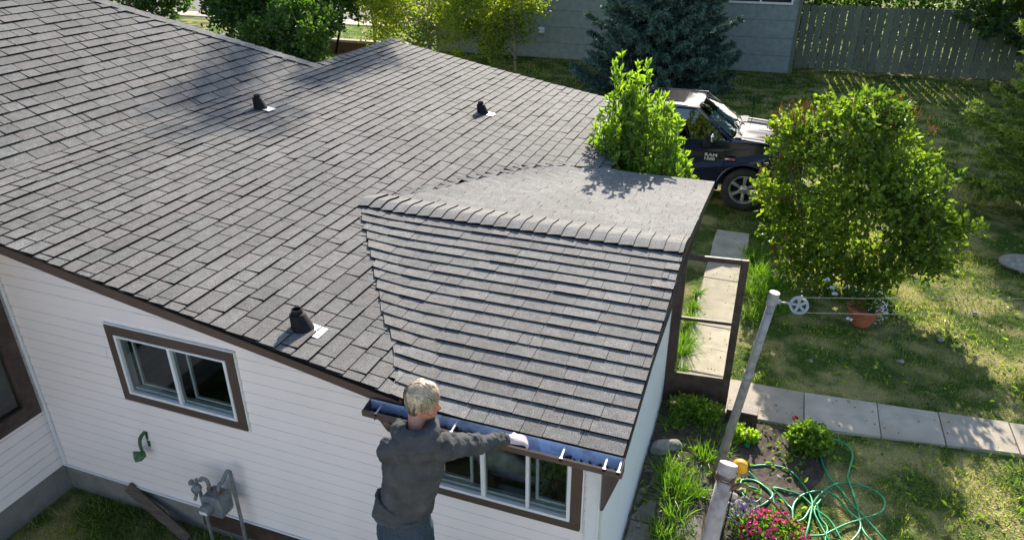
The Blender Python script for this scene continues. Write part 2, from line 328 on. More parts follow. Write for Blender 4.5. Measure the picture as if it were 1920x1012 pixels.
def grid_under(mb, fmap, u0, u1, v0, v1, nu, nv, h=-.003, mi=1):
    P = [fmap(u0+(u1-u0)*i/nu, v0+(v1-v0)*j/nv, h) for j in range(nv+1) for i in range(nu+1)]
    mb.add(P, [(j*(nu+1)+i, j*(nu+1)+i+1, (j+1)*(nu+1)+i+1, (j+1)*(nu+1)+i) for j in range(nv) for i in range(nu)], mi)
house = thing('house', 'white sided single storey house with grey shingle roofs beside the man', 'house', (0, 0, 0))
# main low pitch roof
mb = MB()
ycr = np.linspace(-.4, 2.0, 40); xcr = xbA(ycr)
yB_ = np.linspace(2.2, 5.0, 40); xB_ = xbB(yB_)
def yA_of(x): return float(np.interp(-x, -xcr[::1], ycr)) if True else 0
def segsM(a, b):
    xa_, xb_ = XE+.02-a*cM, XE+.02-b*cM; out = []
    N0 = YN + rng.uniform(-.006, .006); F0 = YF + rng.uniform(-.01, .01)
    if xa_ > -3.03:
        if xb_ < -1.455:
            A = lambda x: float(np.interp(-x, [1.44, 1.455, 1.564, 1.895, 2.32, 2.813, 3.026, 3.05], [-.40, -.32, -.035, .389, .961, 1.666, 2.0, 2.3]))+.14
            out.append(((N0, N0), (max(A(xa_), N0+.02), A(xb_))))
        B = lambda x: float(np.interp(x, [-3.04, -3.03, -2.805, -2.52, -2.24, -1.95, -1.64, -1.15, -1.1], [2.1, 2.218, 2.51, 3.12, 3.73, 4.3, 4.67, 5.0, 5.02]))-.05
        out.append(((B(xa_), B(xb_)), (F0, F0)))
    else: out.append(((N0, N0), (F0, F0)))
    return out
rowsM = int((XE+.02-XR)/cM/.143)+1
shingles(mb, mapM, rowsM, 0, (XE+.02-XR)/cM/rowsM, segsM, (.16, .36), .011, .0135, jag=.0012)
# dark underlay, kept clear of the porch roof
for k in range(34):
    a = k*(XE+.02-XR)/cM/34; b = a+(XE+.02-XR)/cM/34
    for lf, rf in segsM(a, b):
        mb.add([mapM(lf[0]+.01, a, -.02), mapM(rf[0]-.01, a, -.02), mapM(rf[1]-.01, b, -.02), mapM(lf[1]+.01, b, -.02)], [(0, 1, 2, 3)], 1)
main_roof = mb.build('roof', [M['shingle'], M['bitumen']], house)
# steep hipped upper roof
mb = MB()
HX, HY = -5.98, 5.80
def segsU(a, b):
    xa_, xb_ = XR-a*cU, XR-b*cU; f = lambda x: HY - (HX-x)*.885
    return [((-4.5, -4.5), (f(xa_), f(xb_)))]
shingles(mb, mapU, 40, -.01, .143, segsU, (.17, .38), .012, .0145, jag=.0012)
mb.add([mapU(-4.5, -.02, -.01), mapU(HY, -.02, -.01), mapU(HY-.885*5.65*cU, 5.65, -.01), mapU(-4.5, 5.65, -.01)], [(0, 1, 2, 3)], 1)
# wing strip of the upper roof towards the camera and the faces turned away
shingles(mb, mapU, 5, -.725, .143, lambda a, b: [((-4.5, -4.5), (-.42, -.42))], (.2, .44), .008, .0115)
top = mapU(0, 5.65, 0); tx, tz = top[0], top[2]; ty = HY-.885*(HX-tx)
mb.add([(HX, HY, ZR-.01), (HX-6, HY, ZR-.01), (tx-1, ty, tz), (tx, ty, tz-.01)], [(0, 1, 2, 3)], 0)
mb.add([(tx, -4.5, tz-.01), (tx, ty, tz-.01), (tx-6, ty, tz-3), (tx-6, -4.5, tz-3)], [(0, 1, 2, 3)], 0)
upper_roof = mb.build('upper_roof', [M['shingle'], M['bitumen']], house)
# back slope behind the far ridge
mb = MB()
def mapK(u, v, h): return V(XR - .02 - v*.985, u, ZR - v*.62 + h)
shingles(mb, mapK, 12, 0, .143, lambda a, b: [((HY, HY), (YF, YF))], (.2, .42), .008, .01)
grid_under(mb, mapK, HY, YF, 0, 1.9, 2, 2)
mb.build('back_roof', [M['shingle'], M['bitumen']], house)
# hip cap and ridge cap
mb = MB(); k = 0; p0 = V(HX, HY, ZR+.012); p1 = V(tx, ty, tz+.012); Ld = np.linalg.norm(p1-p0); d = (p1-p0)/Ld
side = V(.885, -1, 0)/1.335; su = np.cross(d, V(-.6, .7, .2)); n1 = V(SU, 0, 1)*cU; sideU = np.cross(d, n1); sideU = sideU/np.linalg.norm(sideU)
if sideU[1] > 0: sideU = -sideU
n2 = unit(V(0, .55, 1)); sideF = np.cross(d, n2); sideF = sideF/np.linalg.norm(sideF)
if sideF[1] < 0: sideF = -sideF
s = -.05
while s < Ld:
    a = p0+d*s; b = p0+d*(s+.21); t = .014
    mb.add([a+sideU*.135+n1*t*.6, a+V(0,0,t), a+sideF*.13+n2*t*.5, b+sideU*.135, b+V(0,0,.002), b+sideF*.13,
            a+sideU*.135-n1*.008, a+V(0,0,-.01), b+sideU*.135-n1*.008], [(0,1,4,3), (1,2,5,4), (6,7,1,0), (6,0,3,8)], [0,0,1,1], float(rng.uniform(.42, .6))); s += .2
mb.build('hip_cap', [M['cap'], M['bitumen']], house)
mb = MB(); s = HY+.05
while s < YF-.02:
    e = s+.2; x = XR; t = .016; cx = [(.14, zM(XR+.14)+.012), (0, ZR+.02), (-.13, ZR-.025+.02)]
    mb.add([(x+a, s, z+t*.6) for a, z in cx] + [(x+a, e, z) for a, z in cx] + [(x+cx[0][0], s, cx[0][1]-.01), (x+cx[0][0], e, cx[0][1]-.01)], [(0,1,4,3), (1,2,5,4), (6,0,3,7)], [0,0,1], float(rng.uniform(.3,.7))); s += .19
mb.build('ridge_cap', [M['shingle'], M['bitumen']], house)
# porch roof, near slope, back slope, cap
mb = MB()
def segsA(a, b):
    cA = 1/math.hypot(1, sA); j = rng.uniform(-.02, .02); return [((float(xbA(-.3686+a*cA))+j, float(xbA(-.3686+b*cA))+j), (XA+rng.uniform(-.004,.004),)*2)]
LA = (YR+.3686)*math.hypot(1, sA)
shingles(mb, mapA, 18, 0, LA/18, segsA, (.13, .33), .0035, .0145, jag=.0008, step=.28)
for k in range(20):
    a = LA*k/20; b = LA*(k+1)/20; (l0, l1), _ = segsA(a, b)[0]
    for i in range(6):
        t0, t1 = i/6, (i+1)/6
        mb.add([mapA(l0+.03+(XA-.01-l0-.03)*t0, a, -.003), mapA(l0+.03+(XA-.01-l0-.03)*t1, a, -.003), mapA(l1+.03+(XA-.01-l1-.03)*t1, b, -.003), mapA(l1+.03+(XA-.01-l1-.03)*t0, b, -.003)], [(0,1,2,3)], 1)
mb.build('porch_roof', [M['shingle_porch'], M['bitumen']], house)
mb = MB(); LB = (4.9652-YR)*math.hypot(1, sB)
def segsB(a, b):
    cB = 1/math.hypot(1, sB); return [((float(xbB(4.9652-a*cB)), float(xbB(4.9652-b*cB))), (XA, XA))]
shingles(mb, mapB, 20, 0, LB/20, segsB, (.16, .4), .003, .008, jag=.0008)
for k in range(20):
    a = LB*k/20; b = LB*(k+1)/20; (l0, l1), _ = segsB(a, b)[0]
    for i in range(6):
        t0, t1 = i/6, (i+1)/6
        mb.add([mapB(l0+.01+(XA-.02-l0)*t0, a, -.003), mapB(l0+.01+(XA-.02-l0)*t1, a, -.003), mapB(l1+.01+(XA-.02-l1)*t1, b, -.003), mapB(l1+.01+(XA-.02-l1)*t0, b, -.003)], [(0,1,2,3)], 1)
mb.build('porch_back_roof', [M['shingle_back'], M['bitumen']], house)
mb = MB(); x = -3.1
while x < XA-.03:
    e = min(x+.142, XA); pr = [(-.155, zA(YR-.155)+.018), (-.07, zA(YR-.07)+.02), (0, ZP+.018), (.07, zB(YR+.07)+.02), (.16, zB(YR+.16)+.012), (.26, zB(YR+.26)+.009)]
    up_ = max(0, (-2.75-x))*.05
    A = [(x-.02, YR+dy, z+up_) for dy, z in pr]; B = [(e-.003, YR+dy+rng.normal()*.002, z+.016+up_) for dy, z in pr]; n = len(pr)
    Dn = [(e-.003, YR+dy, z-.008) for dy, z in pr]
    mb.add(A+B+Dn+[(x-.02, YR-.155, pr[0][1]-.018)], [(i, n+i, n+i+1, i+1) for i in range(n-1)] + [(n+i, 2*n+i, 2*n+i+1, n+i+1) for i in range(n-1)] + [(3*n, 2*n, n, 0)], [0]*(n-1)+[1]*(n-1)+[1], float(rng.uniform(.2, .8))); x += .136
mb.build('porch_ridge_cap', [M['cap'], M['bitumen']], house)
# torn valley flaps
mb = MB(); vy = np.linspace(2.22, 4.98, 40); mb.tube([(float(xbB(y))-.01, y, zM(float(xbB(y)))+.008) for y in vy], .009, 5); mb.build('valley_edge', M['bitumen'], house)
for y in np.arange(2.55, 4.8, .135):
    mb = MB(); b = float(xbB(y)); r1 = rng.uniform(.05, .11)
    mb.add([(b-.02, y, zM(b)+.010), (b-.16, y-.015, zM(b-.16)+.012), (b-.10, y+r1, zM(b-.1)+.016), (b-.02, y, zM(b)), (b-.16, y-.015, zM(b-.16)), (b-.1, y+r1, zM(b-.1))], [(0,1,2), (3,4,1,0), (4,5,2,1), (5,3,0,2)], [0,1,1,1], rng.uniform(.3,.9)); mb.build('valley_flap', [M['shingle'], M['bitumen']], house)
for y in np.arange(.1, 1.8, .14):
    mb = MB(); b = float(xbA(y)); r1 = rng.uniform(.015, .035)
    mb.add([(b-.11, y, zM(b-.11)+.012), (b+.01, y+.01, zM(b)+.017), (b-.01, y+r1, zM(b)+.016)], [(0,1,2)], 0, rng.uniform(.3,.8)); mb.build('valley_flap', [M['shingle'], M['bitumen']], house)
# fascia and soffits
mb = MB()
for a, b in [(-9, -1.36)]:
    x0 = max(a, XR-.3); pts = np.linspace(x0, b, 24)
    for i in range(23):
        xa_, xb_ = pts[i], pts[i+1]; za, zb = zM(xa_)+sag(xa_, YN)*1, zM(xb_)+sag(xb_, YN)
        q = [(xa_, YN+.004, za-.012), (xb_, YN+.004, zb-.012), (xb_, YN+.004, zb-.112), (xa_, YN+.004, za-.112)]
        q2 = [(p[0], p[1]+.02, p[2]) for p in q]
        mb.add(q+q2, [(0,1,2,3), (7,6,5,4), (3,2,6,7), (0,4,5,1)])
mb.build('fascia', M['brown'], house)
mb = MB()
mb.prism([(XR-.3, YN-.012, zM(XR-.3)-.004), (-1.38, YN-.012, zM(-1.38)-.004), (-1.38, YN-.012, zM(-1.38)-.016), (XR-.3, YN-.012, zM(XR-.3)-.016)], (0, .02, 0))
mb.prism([(XA+.012, -.37, zA(-.37)-.004), (XA+.012, YR, ZP-.004), (XA+.012, YR, ZP-.02), (XA+.012, -.37, zA(-.37)-.02)], (-.02, 0, 0))
mb.build('drip_edge', M['bitumen'], house)
for poly, d in (([(XA, -.36, zA(-.36)-.008), (XA, YR, ZP-.008), (XA, 4.95, zB(4.95)-.008), (XA, 4.95, zB(4.95)-.12), (XA, YR, ZP-.12), (XA, -.36, zA(-.36)-.12)], (-.02, 0, 0)),
    ([(XA-.03, 4.951, zB(4.95)-.012), (XA-.03, 4.951, zB(4.95)-.12), (XE, 4.951, zB(4.95)-.12), (XE, 4.951, zB(4.95)-.012)], (0, -.02, 0)),
    ([(XE+.01, 5.0, ZE-.012), (XE+.01, YF, ZE-.012), (XE+.01, YF, ZE-.13), (XE+.01, 5.0, ZE-.13)], (-.02, 0, 0)),
    ([(XE, YF-.004, ZE-.01), (XR, YF-.004, ZR-.01), (XR, YF-.004, ZR-.13), (XE, YF-.004, ZE-.13)], (0, -.02, 0))):
    mb = MB(); mb.prism(poly, d); mb.build('rake_board', M['brown_old'], house)
for lo, hi in (((-1.4, -.355, 2.33), (XA-.03, 0, 2.345)), ((0, 0.001, 2.33), (XA-.03, 4.93, 2.344)), ((-6.05, -4.5, 2.93), (-5.38, 0, 2.945))):
    mb = MB(); mb.box(lo, hi); mb.build('soffit', M['brown_old'], house)
mb = MB(); mb.quad((XR, YN+.03, ZR-.1), (-1.3, YN+.03, zM(-1.3)-.1), (-1.3, 0, zM(-1.3)-.1), (XR, 0, ZR-.1)); mb.build('soffit', M['brown_old'], house)
mb = MB(); mb.prism([(.020, -.03, 2.335), (.195, -.36, 2.335), (.020, -.03, 1.63)], (.02, .01, 0)); mb.build('eave_return', M['brown'], house)
mb = MB(); mb.box((-5.40, -4.5, 2.93), (-5.375, -.40, 3.05)); mb.build('wing_fascia', M['brown'], house)
# siding
EXP = .113
def siding(mb, o, ux, z0, z1, x0, x1, nrm, holes, xmax=None, joints=True):
    o = V(*o); ux = V(*ux); nrm = V(*nrm); z = z0; r = 0
    while z < z1:
        b = min(z+EXP, z1); a0, a1 = x0, x1
        if xmax: a1 = min(a1, xmax(b)) 
        cuts = [z, b] + [h for H in holes for h in (H[2], H[3]) if z < h < b]; cuts.sort()
        for c0, c1 in zip(cuts[:-1], cuts[1:]):
            spans = [(a0, a1)]
            for H in holes:
                if H[2] < (c0+c1)/2 < H[3]:
                    spans = [q for (p, s_) in spans for q in ((p, min(s_, H[0])), (max(p, H[1]), s_)) if q[1]-q[0] > .005]
            for p, s_ in spans:
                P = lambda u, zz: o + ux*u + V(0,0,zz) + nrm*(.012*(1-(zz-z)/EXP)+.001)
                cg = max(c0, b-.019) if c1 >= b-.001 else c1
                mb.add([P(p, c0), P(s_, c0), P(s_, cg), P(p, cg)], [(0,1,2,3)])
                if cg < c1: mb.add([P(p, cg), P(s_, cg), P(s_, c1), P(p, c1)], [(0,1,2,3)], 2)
                if c0 == z: mb.add([o+ux*p+V(0,0,z), o+ux*s_+V(0,0,z), P(s_, z), P(p, z)], [(0,1,2,3)])
        if joints and rng.uniform() < .4:
            u = rng.uniform(x0+.4, x1-.4)
            if all(not (H[0]-.1 < u < H[1]+.1) for H in holes) and (not xmax or u < xmax(b)):
                q = [o+ux*(u+dx)+V(0,0,zz)+nrm*(.012*(1-(zz-z)/EXP)+.0025) for dx, zz in ((0, z), (.003, z), (.003, b), (0, b))]; mb.add(q, [(0,1,2,3)], 1)
        z = b; r += 1
W1 = (-4.486, -3.106, 1.494, 2.299); W2 = (-1.66, -.125, 1.374, 2.16)
mb = MB(); ZB = .338
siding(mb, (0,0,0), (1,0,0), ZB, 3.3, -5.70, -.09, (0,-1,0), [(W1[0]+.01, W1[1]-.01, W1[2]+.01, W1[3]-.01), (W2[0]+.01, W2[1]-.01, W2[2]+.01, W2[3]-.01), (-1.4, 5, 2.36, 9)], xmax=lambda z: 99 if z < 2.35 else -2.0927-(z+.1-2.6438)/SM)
joint = mat('siding_joint', (.25, .23, .23), .7); lap_shade = mat('siding_lap_shade', (.62, .565, .555), .8)  # shade under each lap, painted as a darker strip on every course
mb.build('gable_wall', [M['siding'], joint, lap_shade], house)
mb = MB(); WW = (.0, 2.3, 1.0, 2.75)
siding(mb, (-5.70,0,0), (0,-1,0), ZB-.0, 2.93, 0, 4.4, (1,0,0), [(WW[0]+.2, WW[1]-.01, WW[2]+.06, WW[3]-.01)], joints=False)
mb.build('wing_wall', [M['siding'], joint, lap_shade], house)
# J-channels / corner trims
mb = MB(); mb.box((-5.715, -.022, ZB), (-5.68, -.0, 2.93)); mb.bar((-5.664, -.03, ZB), (-5.664, -.03, 2.93), .012, .03, (0,1,0))
mb.box((-5.7, -.03, ZB-.022), (-.0, -.001, ZB-.002))
mb.box((W1[0]-.014, -.03, W1[2]-.012), (W1[0]-.002, 0, W1[3]+.014)); mb.box((W1[1]+.002, -.03, W1[2]-.012), (W1[1]+.014, 0, W1[3]+.014)); mb.box((W1[0]-.014, -.034, W1[3]+.003), (W1[1]+.014, 0, W1[3]+.015))
mb.box((W2[1]+.004, -.03, W2[2]-.01), (W2[1]+.018, 0, 2.33))
mb.box((-.088, -.034, ZB-.02), (.0, -.0, 2.33)); mb.box((.0, -.036, ZB-.02), (.016, .085, 2.33))
bevel(mb.build('corner_post', M['white'], house), .003)
# side wall of the porch, back walls, foundation
mb = MB()
mb.prism([(0, .0, .02), (0, 3.68, .02), (0, 3.68, 2.33), (0, 0, 2.33)], (-.1, 0, 0)); mb.prism([(0, 4.52, .02), (0, 4.62, .02), (0, 4.62, 2.33), (0, 4.52, 2.33)], (-.1, 0, 0))
mb.prism([(0, 3.68, 2.12), (0, 4.52, 2.12), (0, 4.52, 2.33), (0, 3.68, 2.33)], (-.1, 0, 0))
mb.prism([(-.0, 0, 2.344), (-.0, 4.62, 2.344), (-.0, YR, ZP-.1)], (-.09, 0, 0))
mb.build('porch_wall', M['siding_b'], house)
mb = MB(); mb.box((-1.5, 4.63, 0), (-.1, 4.72, 2.33)); mb.box((-1.5, 4.73, 0), (-1.42, 7.9, 2.45)); mb.box((-8.0, 7.9, 0), (-1.42, 7.98, 2.40)); mb.prism([(-7.9, 7.93, 2.4), (-1.5, 7.93, 2.4), (-6, 7.93, 3.2)], (0, .04, 0))
mb.box((-8.1, 5.4, 0), (-8.0, 7.9, 2.6)); mb.box((-14, 5.3, 0), (-8, 5.4, 2.6)); mb.build('back_wall', M['siding_b'], house)
mb = MB(); mb.box((-5.72, -.0, -.3), (-.02, .12, ZB-.025)); mb.box((-5.9, -4.4, -.3), (-5.725, -.0, ZB-.0)); mb.box((-.1, .12, -.3), (.012, 4.62, .02)); mb.build('foundation', M['found'], house)
mb = MB(); mb.box((-3.9, -.04, .12), (-.1, -.002, ZB-.026)); mb.build('skirt_board', M['brown_old'], house)
# windows
def window(Wd, n, cas, sashes, name='window'):
    x0, x1, z0, z1 = Wd; c = MB()
    c.box((x0, -.038, z1-cas), (x1, 0, z1)); c.box((x0, -.038, z0), (x1, 0, z0+cas)); c.box((x0, -.0375, z0+cas), (x0+cas, 0, z1-cas)); c.box((x1-cas, -.0375, z0+cas), (x1, 0, z1-cas))
    wo = c.build(name, M['brown'], house); bevel(wo, .003)
    a0, a1, b0, b1 = x0+cas, x1-cas, z0+cas, z1-cas; t = .028
    m = MB(); m.box((a0, -.045, b1-t*.7), (a1, .06, b1)); m.box((a0, -.045, b0), (a1, .06, b0+t)); m.box((a0, -.044, b0+t), (a0+t, .06, b1-t*.7)); m.box((a1-t, -.044, b0+t), (a1, .06, b1-t*.7))
    for sx, wd in n: m.box((sx-wd/2, -.04, b0+t), (sx+wd/2, .02, b1-t*.7))
    m.box((a0+t, .012, b0+t), (a1-t, .05, b0+t+.022))
    fr = m.build('frame', M['white'], wo); bevel(fr, .002)
    for sx0, sx1, yy in sashes:
        m = MB(); m.box((sx0, yy, b0+t+.02), (sx0+.022, yy+.022, b1-t)); m.box((sx1-.022, yy, b0+t+.02), (sx1, yy+.022, b1-t)); m.box((sx0+.022, yy, b0+t+.02), (sx1-.022, yy+.022, b0+t+.042)); m.box((sx0+.022, yy, b1-t-.022), (sx1-.022, yy+.022, b1-t))
        m.build('sash', M['white'], wo)
    g = MB(); xs = [a0+t] + [s_ for s_, _ in n] + [a1-t]
    for i in range(len(xs)-1):
        g.add([(xs[i], -.012, b0+t), (xs[i+1], -.012, b0+t), (xs[i+1], -.012, b1-t*.7), (xs[i], -.012, b1-t*.7)], [(0,1,2,3)])
    g.build('pane', M['glass'], wo)
    d = MB(); d.box((a0-.05, .065, b0-.4), (a1+.05, 1.3, b1+.05)); d.f.pop(2-6); d.m.pop(2-6)   # open towards the glass
    d.build('room', M['dark'], wo)
window(W1, [(-3.80, .034)], .088, [(-4.33, -3.9, .06), (-3.72, -3.28, .06)])
window(W2, [(-1.30, .022), (-.90, .036), (-.54, .026)], .078, [ (-1.3, -1.02, .05), (-.50, -.24, .05)])
# wing picture window
m = MB(); X = -5.70
def wbox(m, ya, yb, za, zb, x0, x1): m.box((X+x0, ya, za), (X+x1, yb, zb))
wbox(m, -.20, -.07, 1.06, 2.7, 0, .04); wbox(m, -2.3, -.20, 1.06, 1.2, 0, .042); wbox(m, -2.3, -.20, 2.58, 2.7, 0, .04); wbox(m, -2.3, -2.17, 1.2, 2.58, 0, .04)
wo = m.build('window', M['brown_old'], house); bevel(wo, .005)
m = MB(); wbox(m, -.225, -.20, 1.2, 2.58, 0, .055); wbox(m, -2.17, -.225, 1.2, 1.225, 0, .055); wbox(m, -2.17, -.225, 2.555, 2.58, 0, .055); m.build('frame', M['brown_old'], wo)
m = MB(); m.quad((X+.012, -2.17, 1.2), (X+.012, -.2, 1.2), (X+.012, -.2, 2.58), (X+.012, -2.17, 2.58)); m.build('pane', M['glass'], wo)
m = MB(); m.quad((X-.35, -2.4, .9), (X-.35, .0, .9), (X-.35, .0, 2.8), (X-.35, -2.4, 2.8)); m.quad((X-.35, -2.4, 1.05), (X, -2.4, 1.05), (X, 0, 1.05), (X-.35, 0, 1.05)); m.quad((X-.35, -.05, .9), (X, -.05, .9), (X, -.05, 2.8), (X-.35, -.05, 2.8)); m.build('room', mat('curtain', (.14,.16,.13), .8, col2=(.3,.27,.2), scale=7), wo)
# gutter
GY0, GY1, GZ = -.375, -.500, 2.455; gx0, gx1 = -1.60, .222
m = MB(); prof = [(GY0, GZ+.02), (GY0, GZ-.085), (GY0-.08, GZ-.085), (GY1, GZ-.04), (GY1, GZ), (GY1+.014, GZ+.004)]
def ext(mb, prof, x0, x1, mi): 
    a = [(x0, y, z) for y, z in prof]; b = [(x1, y, z) for y, z in prof]; n = len(prof)
    mb.add(a+b, [(i, i+1, n+i+1, n+i) for i in range(n-1)], mi)
ext(m, prof, gx0, gx1, 0); ext(m, [(GY0-.004, GZ+.02), (GY0-.004, GZ-.08), (GY0-.078, GZ-.08), (GY1+.004, GZ-.037), (GY1+.004, GZ-.002)], gx0+.004, gx1-.004, 1)
for xx in (gx0, gx1): m.prism([(xx, GY0, GZ+.02), (xx, GY0, GZ-.085), (xx, GY0-.08, GZ-.085), (xx, GY1, GZ-.04), (xx, GY1, GZ)], (.003, 0, 0))
gut = m.build('gutter', [M['brown'], M['gutter_in']], house)
for hx in (-1.50, -.93, -.62, -.17, .11, .2):
    m = MB(); m.prism([(hx, GY0-.006, GZ+.012), (hx, GY1+.002, GZ-.001), (hx, GY1+.002, GZ-.009), (hx, GY0-.006, GZ-.004)], (.012, 0, 0)); m.box((hx-.002, GY1-.0, GZ-.018), (hx+.018, GY1+.012, GZ+.006)); m.build('gutter_hanger', M['alum'], gut)
m = MB(); m.tube([(gx0+.14, -.43, GZ-.08), (gx0+.16, -.40, GZ-.17), (gx0+.17, -.34, GZ-.22)], .04, 10); m.build('gutter_outlet', M['brown'], gut, smooth=True)
# leaf sludge in the gutter: nobody could count it
m = MB(); P = np.stack([np.concatenate([rng.uniform(-1.55, -.42, 640), rng.uniform(-.2, .18, 40)]), rng.uniform(-.45, -.40, 680), np.full(680, GZ-.066)], 1) + rng.normal(size=(680, 3))*V(0, 0, .008)
leaves(m, P, rng.normal(size=(680, 3))*V(1, .5, .25), rng.uniform(.02, .04, 680), .024, rng.uniform(0, 1, 680)); m.build('p', M['debris']); 
o = bpy.context.scene.objects['p']; o.name = 'leaf_litter'; tag(o, 'dark wet leaf litter lying in the bottom of the gutter', 'leaf litter', kind='stuff')
m = MB()
for i in range(26):
    x = rng.uniform(-1.5, -.45); r = rng.uniform(.012, .026); m.lathe([(0, r*.8), (r*.7, r*.5), (r, 0), (r*.6, -r*.4)], (x, rng.uniform(-.46, -.4), GZ-.07), n=7)
m.build('q', M['debris'], o, org=(0,0,0)); bpy.context.scene.objects['q'].name = 'clod'
# vents
def vent(b, h=.165):
    b = V(*b); v = thing('roof_vent', '', 'vent', b)
    m = MB(); n1 = V(SM, 0, 1)*cM
    prof = [(.088, .0), (.08, .03), (.06, .12), (.055, .125), (.044, .125)]
    for i in range(len(prof)): pass
    rings = []; k = 20
    for r, hh in prof:
        for j in range(k):
            a = 2*math.pi*j/k; p = V(r*math.cos(a), r*math.sin(a), 0); z = zM(b[0]+p[0])-zM(b[0])
            rings.append(b + p + V(-.03*hh/.1, 0, hh + z*(1-hh/.125) + .004))
    m.add(rings, [(i*k+j, i*k+(j+1) % k, (i+1)*k+(j+1) % k, (i+1)*k+j) for i in range(len(prof)-1) for j in range(k)])
    m.build('boot', M['black'], v, smooth=True)
    m = MB(); c = b + V(-.036, 0, 0); m.lathe([(.04, .08), (.04, h), (.034, h), (.034, .06)], c, n=20); m.build('pipe', M['black'], v, smooth=False)
    m = MB()
    q = [(-.13, -.11), (.17, -.11), (.17, .15), (-.13, .15)]; pts = [V(b[0]+dx, b[1]+dy, zM(b[0]+dx)+.017) for dx, dy in q]
    q2 = [(.00, -.06), (.165, -.06), (.165, .085), (.00, .085)]; pts = [V(b[0]+dx, b[1]+dy, zM(b[0]+dx)+.019+(.004 if dx > 0 else 0)) for dx, dy in q2]
    m.prism(pts, (0, 0, -.003)); m.build('flashing', M['galv'], v)
    return v
vt = vent((-2.35, -.04, zM(-2.35)+.01)); vt['label'] = 'black vent pipe nearest the man, close above the brown roof edge'
def copy_tree(o, dloc, label):
    c = o.copy(); COL.objects.link(c); c.location = Vector(o.location)+Vector(dloc); c['label'] = label
    for ch in o.children:
        k = ch.copy(); COL.objects.link(k); k.parent = c
    return c
for p, lb in (((-5.42, 3.63), 'black vent pipe beside the tree shadow in the upper left of the roof'), ((-3.21, 5.74), 'black vent pipe with white flashing on the far right of the roof')):
    copy_tree(vt, (p[0]+2.35, p[1]+.04, zM(p[0])-zM(-2.35)), lb)
for o in scene.objects:
    if o.name.startswith('roof_vent'): o['group'] = 'vent pipes on the roof'
# open storm door
DA = (0.02, 3.63); DB = (.76, 3.70)
d2 = unit(V(DB[0]-DA[0], DB[1]-DA[1], 0)); nn = V(-d2[1], d2[0], 0)
door = MB()
def dbox(m, u0, u1, z0, z1, t0=-.018, t1=.018):
    P = lambda u, t: V(DA[0], DA[1], 0)+d2*u+nn*t
    q = [P(u0,t0), P(u1,t0), P(u1,t1), P(u0,t1)]; m.add([p+V(0,0,z0) for p in q]+[p+V(0,0,z1) for p in q], [(3,2,1,0),(4,5,6,7),(0,1,5,4),(1,2,6,5),(2,3,7,6),(3,0,4,7)])
dbox(door, 0, .085, .05, 2.06); dbox(door, .665, .75, .05, 2.06); dbox(door, .085, .665, 2.0, 2.06); dbox(door, .085, .665, 1.215, 1.255); dbox(door, .085, .665, .43, .475); dbox(door, .085, .665, .05, .1)
do = door.build('storm_door', M['brown_old'], house); bevel(do, .004); do['label'] = 'brown storm door standing open'
m = MB(); dbox(m, .085, .665, .1, .43, -.01, .01); m.build('kick_panel', M['brown_old'], do)
for z0, z1 in ((.475, 1.215), (1.255, 2.0)):
    m = MB(); dbox(m, .085, .665, z0, z1, -.002, .002); m.build('pane', glassmat('door_glass', (.98,.985,.97), .0), do)
m = MB(); dbox(m, .69, .72, .93, 1.05, -.05, -.018); m.build('handle', M['brown_old'], do)
m = MB(); m.box((.001, 3.62, .02), (.035, 3.68, 2.16)); m.box((.001, 4.52, .02), (.035, 4.58, 2.16)); m.box((.001, 3.68, 2.1), (.034, 4.52, 2.16)); m.build('door_casing', M['brown'], house)
m = MB(); m.box((-.05, 3.68, .05), (-.02, 4.52, 2.12)); m.build('inner_door', M['white'], house)
# ------------------------------------------------------------------ ground
def ground_mat():
    m = bpy.data.materials.new('lawn'); m.use_nodes = True; n = m.node_tree.nodes; l = m.node_tree.links
    b = n['Principled BSDF']; b.inputs['Roughness'].default_value = .95; b.inputs['Specular IOR Level'].default_value = .1
    tc = n.new('ShaderNodeTexCoord'); o = tc.outputs['Object']
    def nz(s, d=5):
        z = n.new('ShaderNodeTexNoise'); z.inputs['Scale'].default_value = s; z.inputs['Detail'].default_value = d; l.new(o, z.inputs['Vector']); return z.outputs[0]
    def rng_(a, x0, x1, y0=0, y1=1):
        r = n.new('ShaderNodeMapRange'); r.inputs[1].default_value = x0; r.inputs[2].default_value = x1; r.inputs[3].default_value = y0; r.inputs[4].default_value = y1; l.new(a, r.inputs[0]); return r.outputs[0]
    def mix(f, a, c):
        x = n.new('ShaderNodeMix'); x.data_type = 'RGBA'; l.new(f, x.inputs[0])
        for i, v in ((6, a), (7, c)):
            if isinstance(v, tuple): x.inputs[i].default_value = (*v, 1)
            else: l.new(v, x.inputs[i])
        return x.outputs[2]
    g = mix(rng_(nz(45, 6), .3, .7), (.02, .05, .010), (.12, .18, .032))
    g = mix(rng_(nz(1.6), .45, .6), g, mix(rng_(nz(60, 4), .3, .7), (.20, .18, .06), (.46, .41, .17)))
    g = mix(rng_(nz(3.1, 6), .62, .72, 0, .7), g, (.09, .068, .045))
    l.new(g, b.inputs['Base Color'])
    bp = n.new('ShaderNodeBump'); bp.inputs['Strength'].default_value = 1; bp.inputs['Distance'].default_value = .04; l.new(nz(38, 5), bp.inputs['Height']); l.new(bp.outputs[0], b.inputs['Normal'])
    return m
LAWN = ground_mat()
m = MB(); xs = np.concatenate([[-400, -120], np.arange(-40, 41, 1.0), [120, 400]]); ys = np.concatenate([[-200, -60], np.arange(-20, 61, 1.0), [150, 700]])
GX, GY = np.meshgrid(xs, ys); GZ0 = rng.normal(size=GX.shape)*.012; GZ0[(GX < .9) & (GX > -8)] = 0
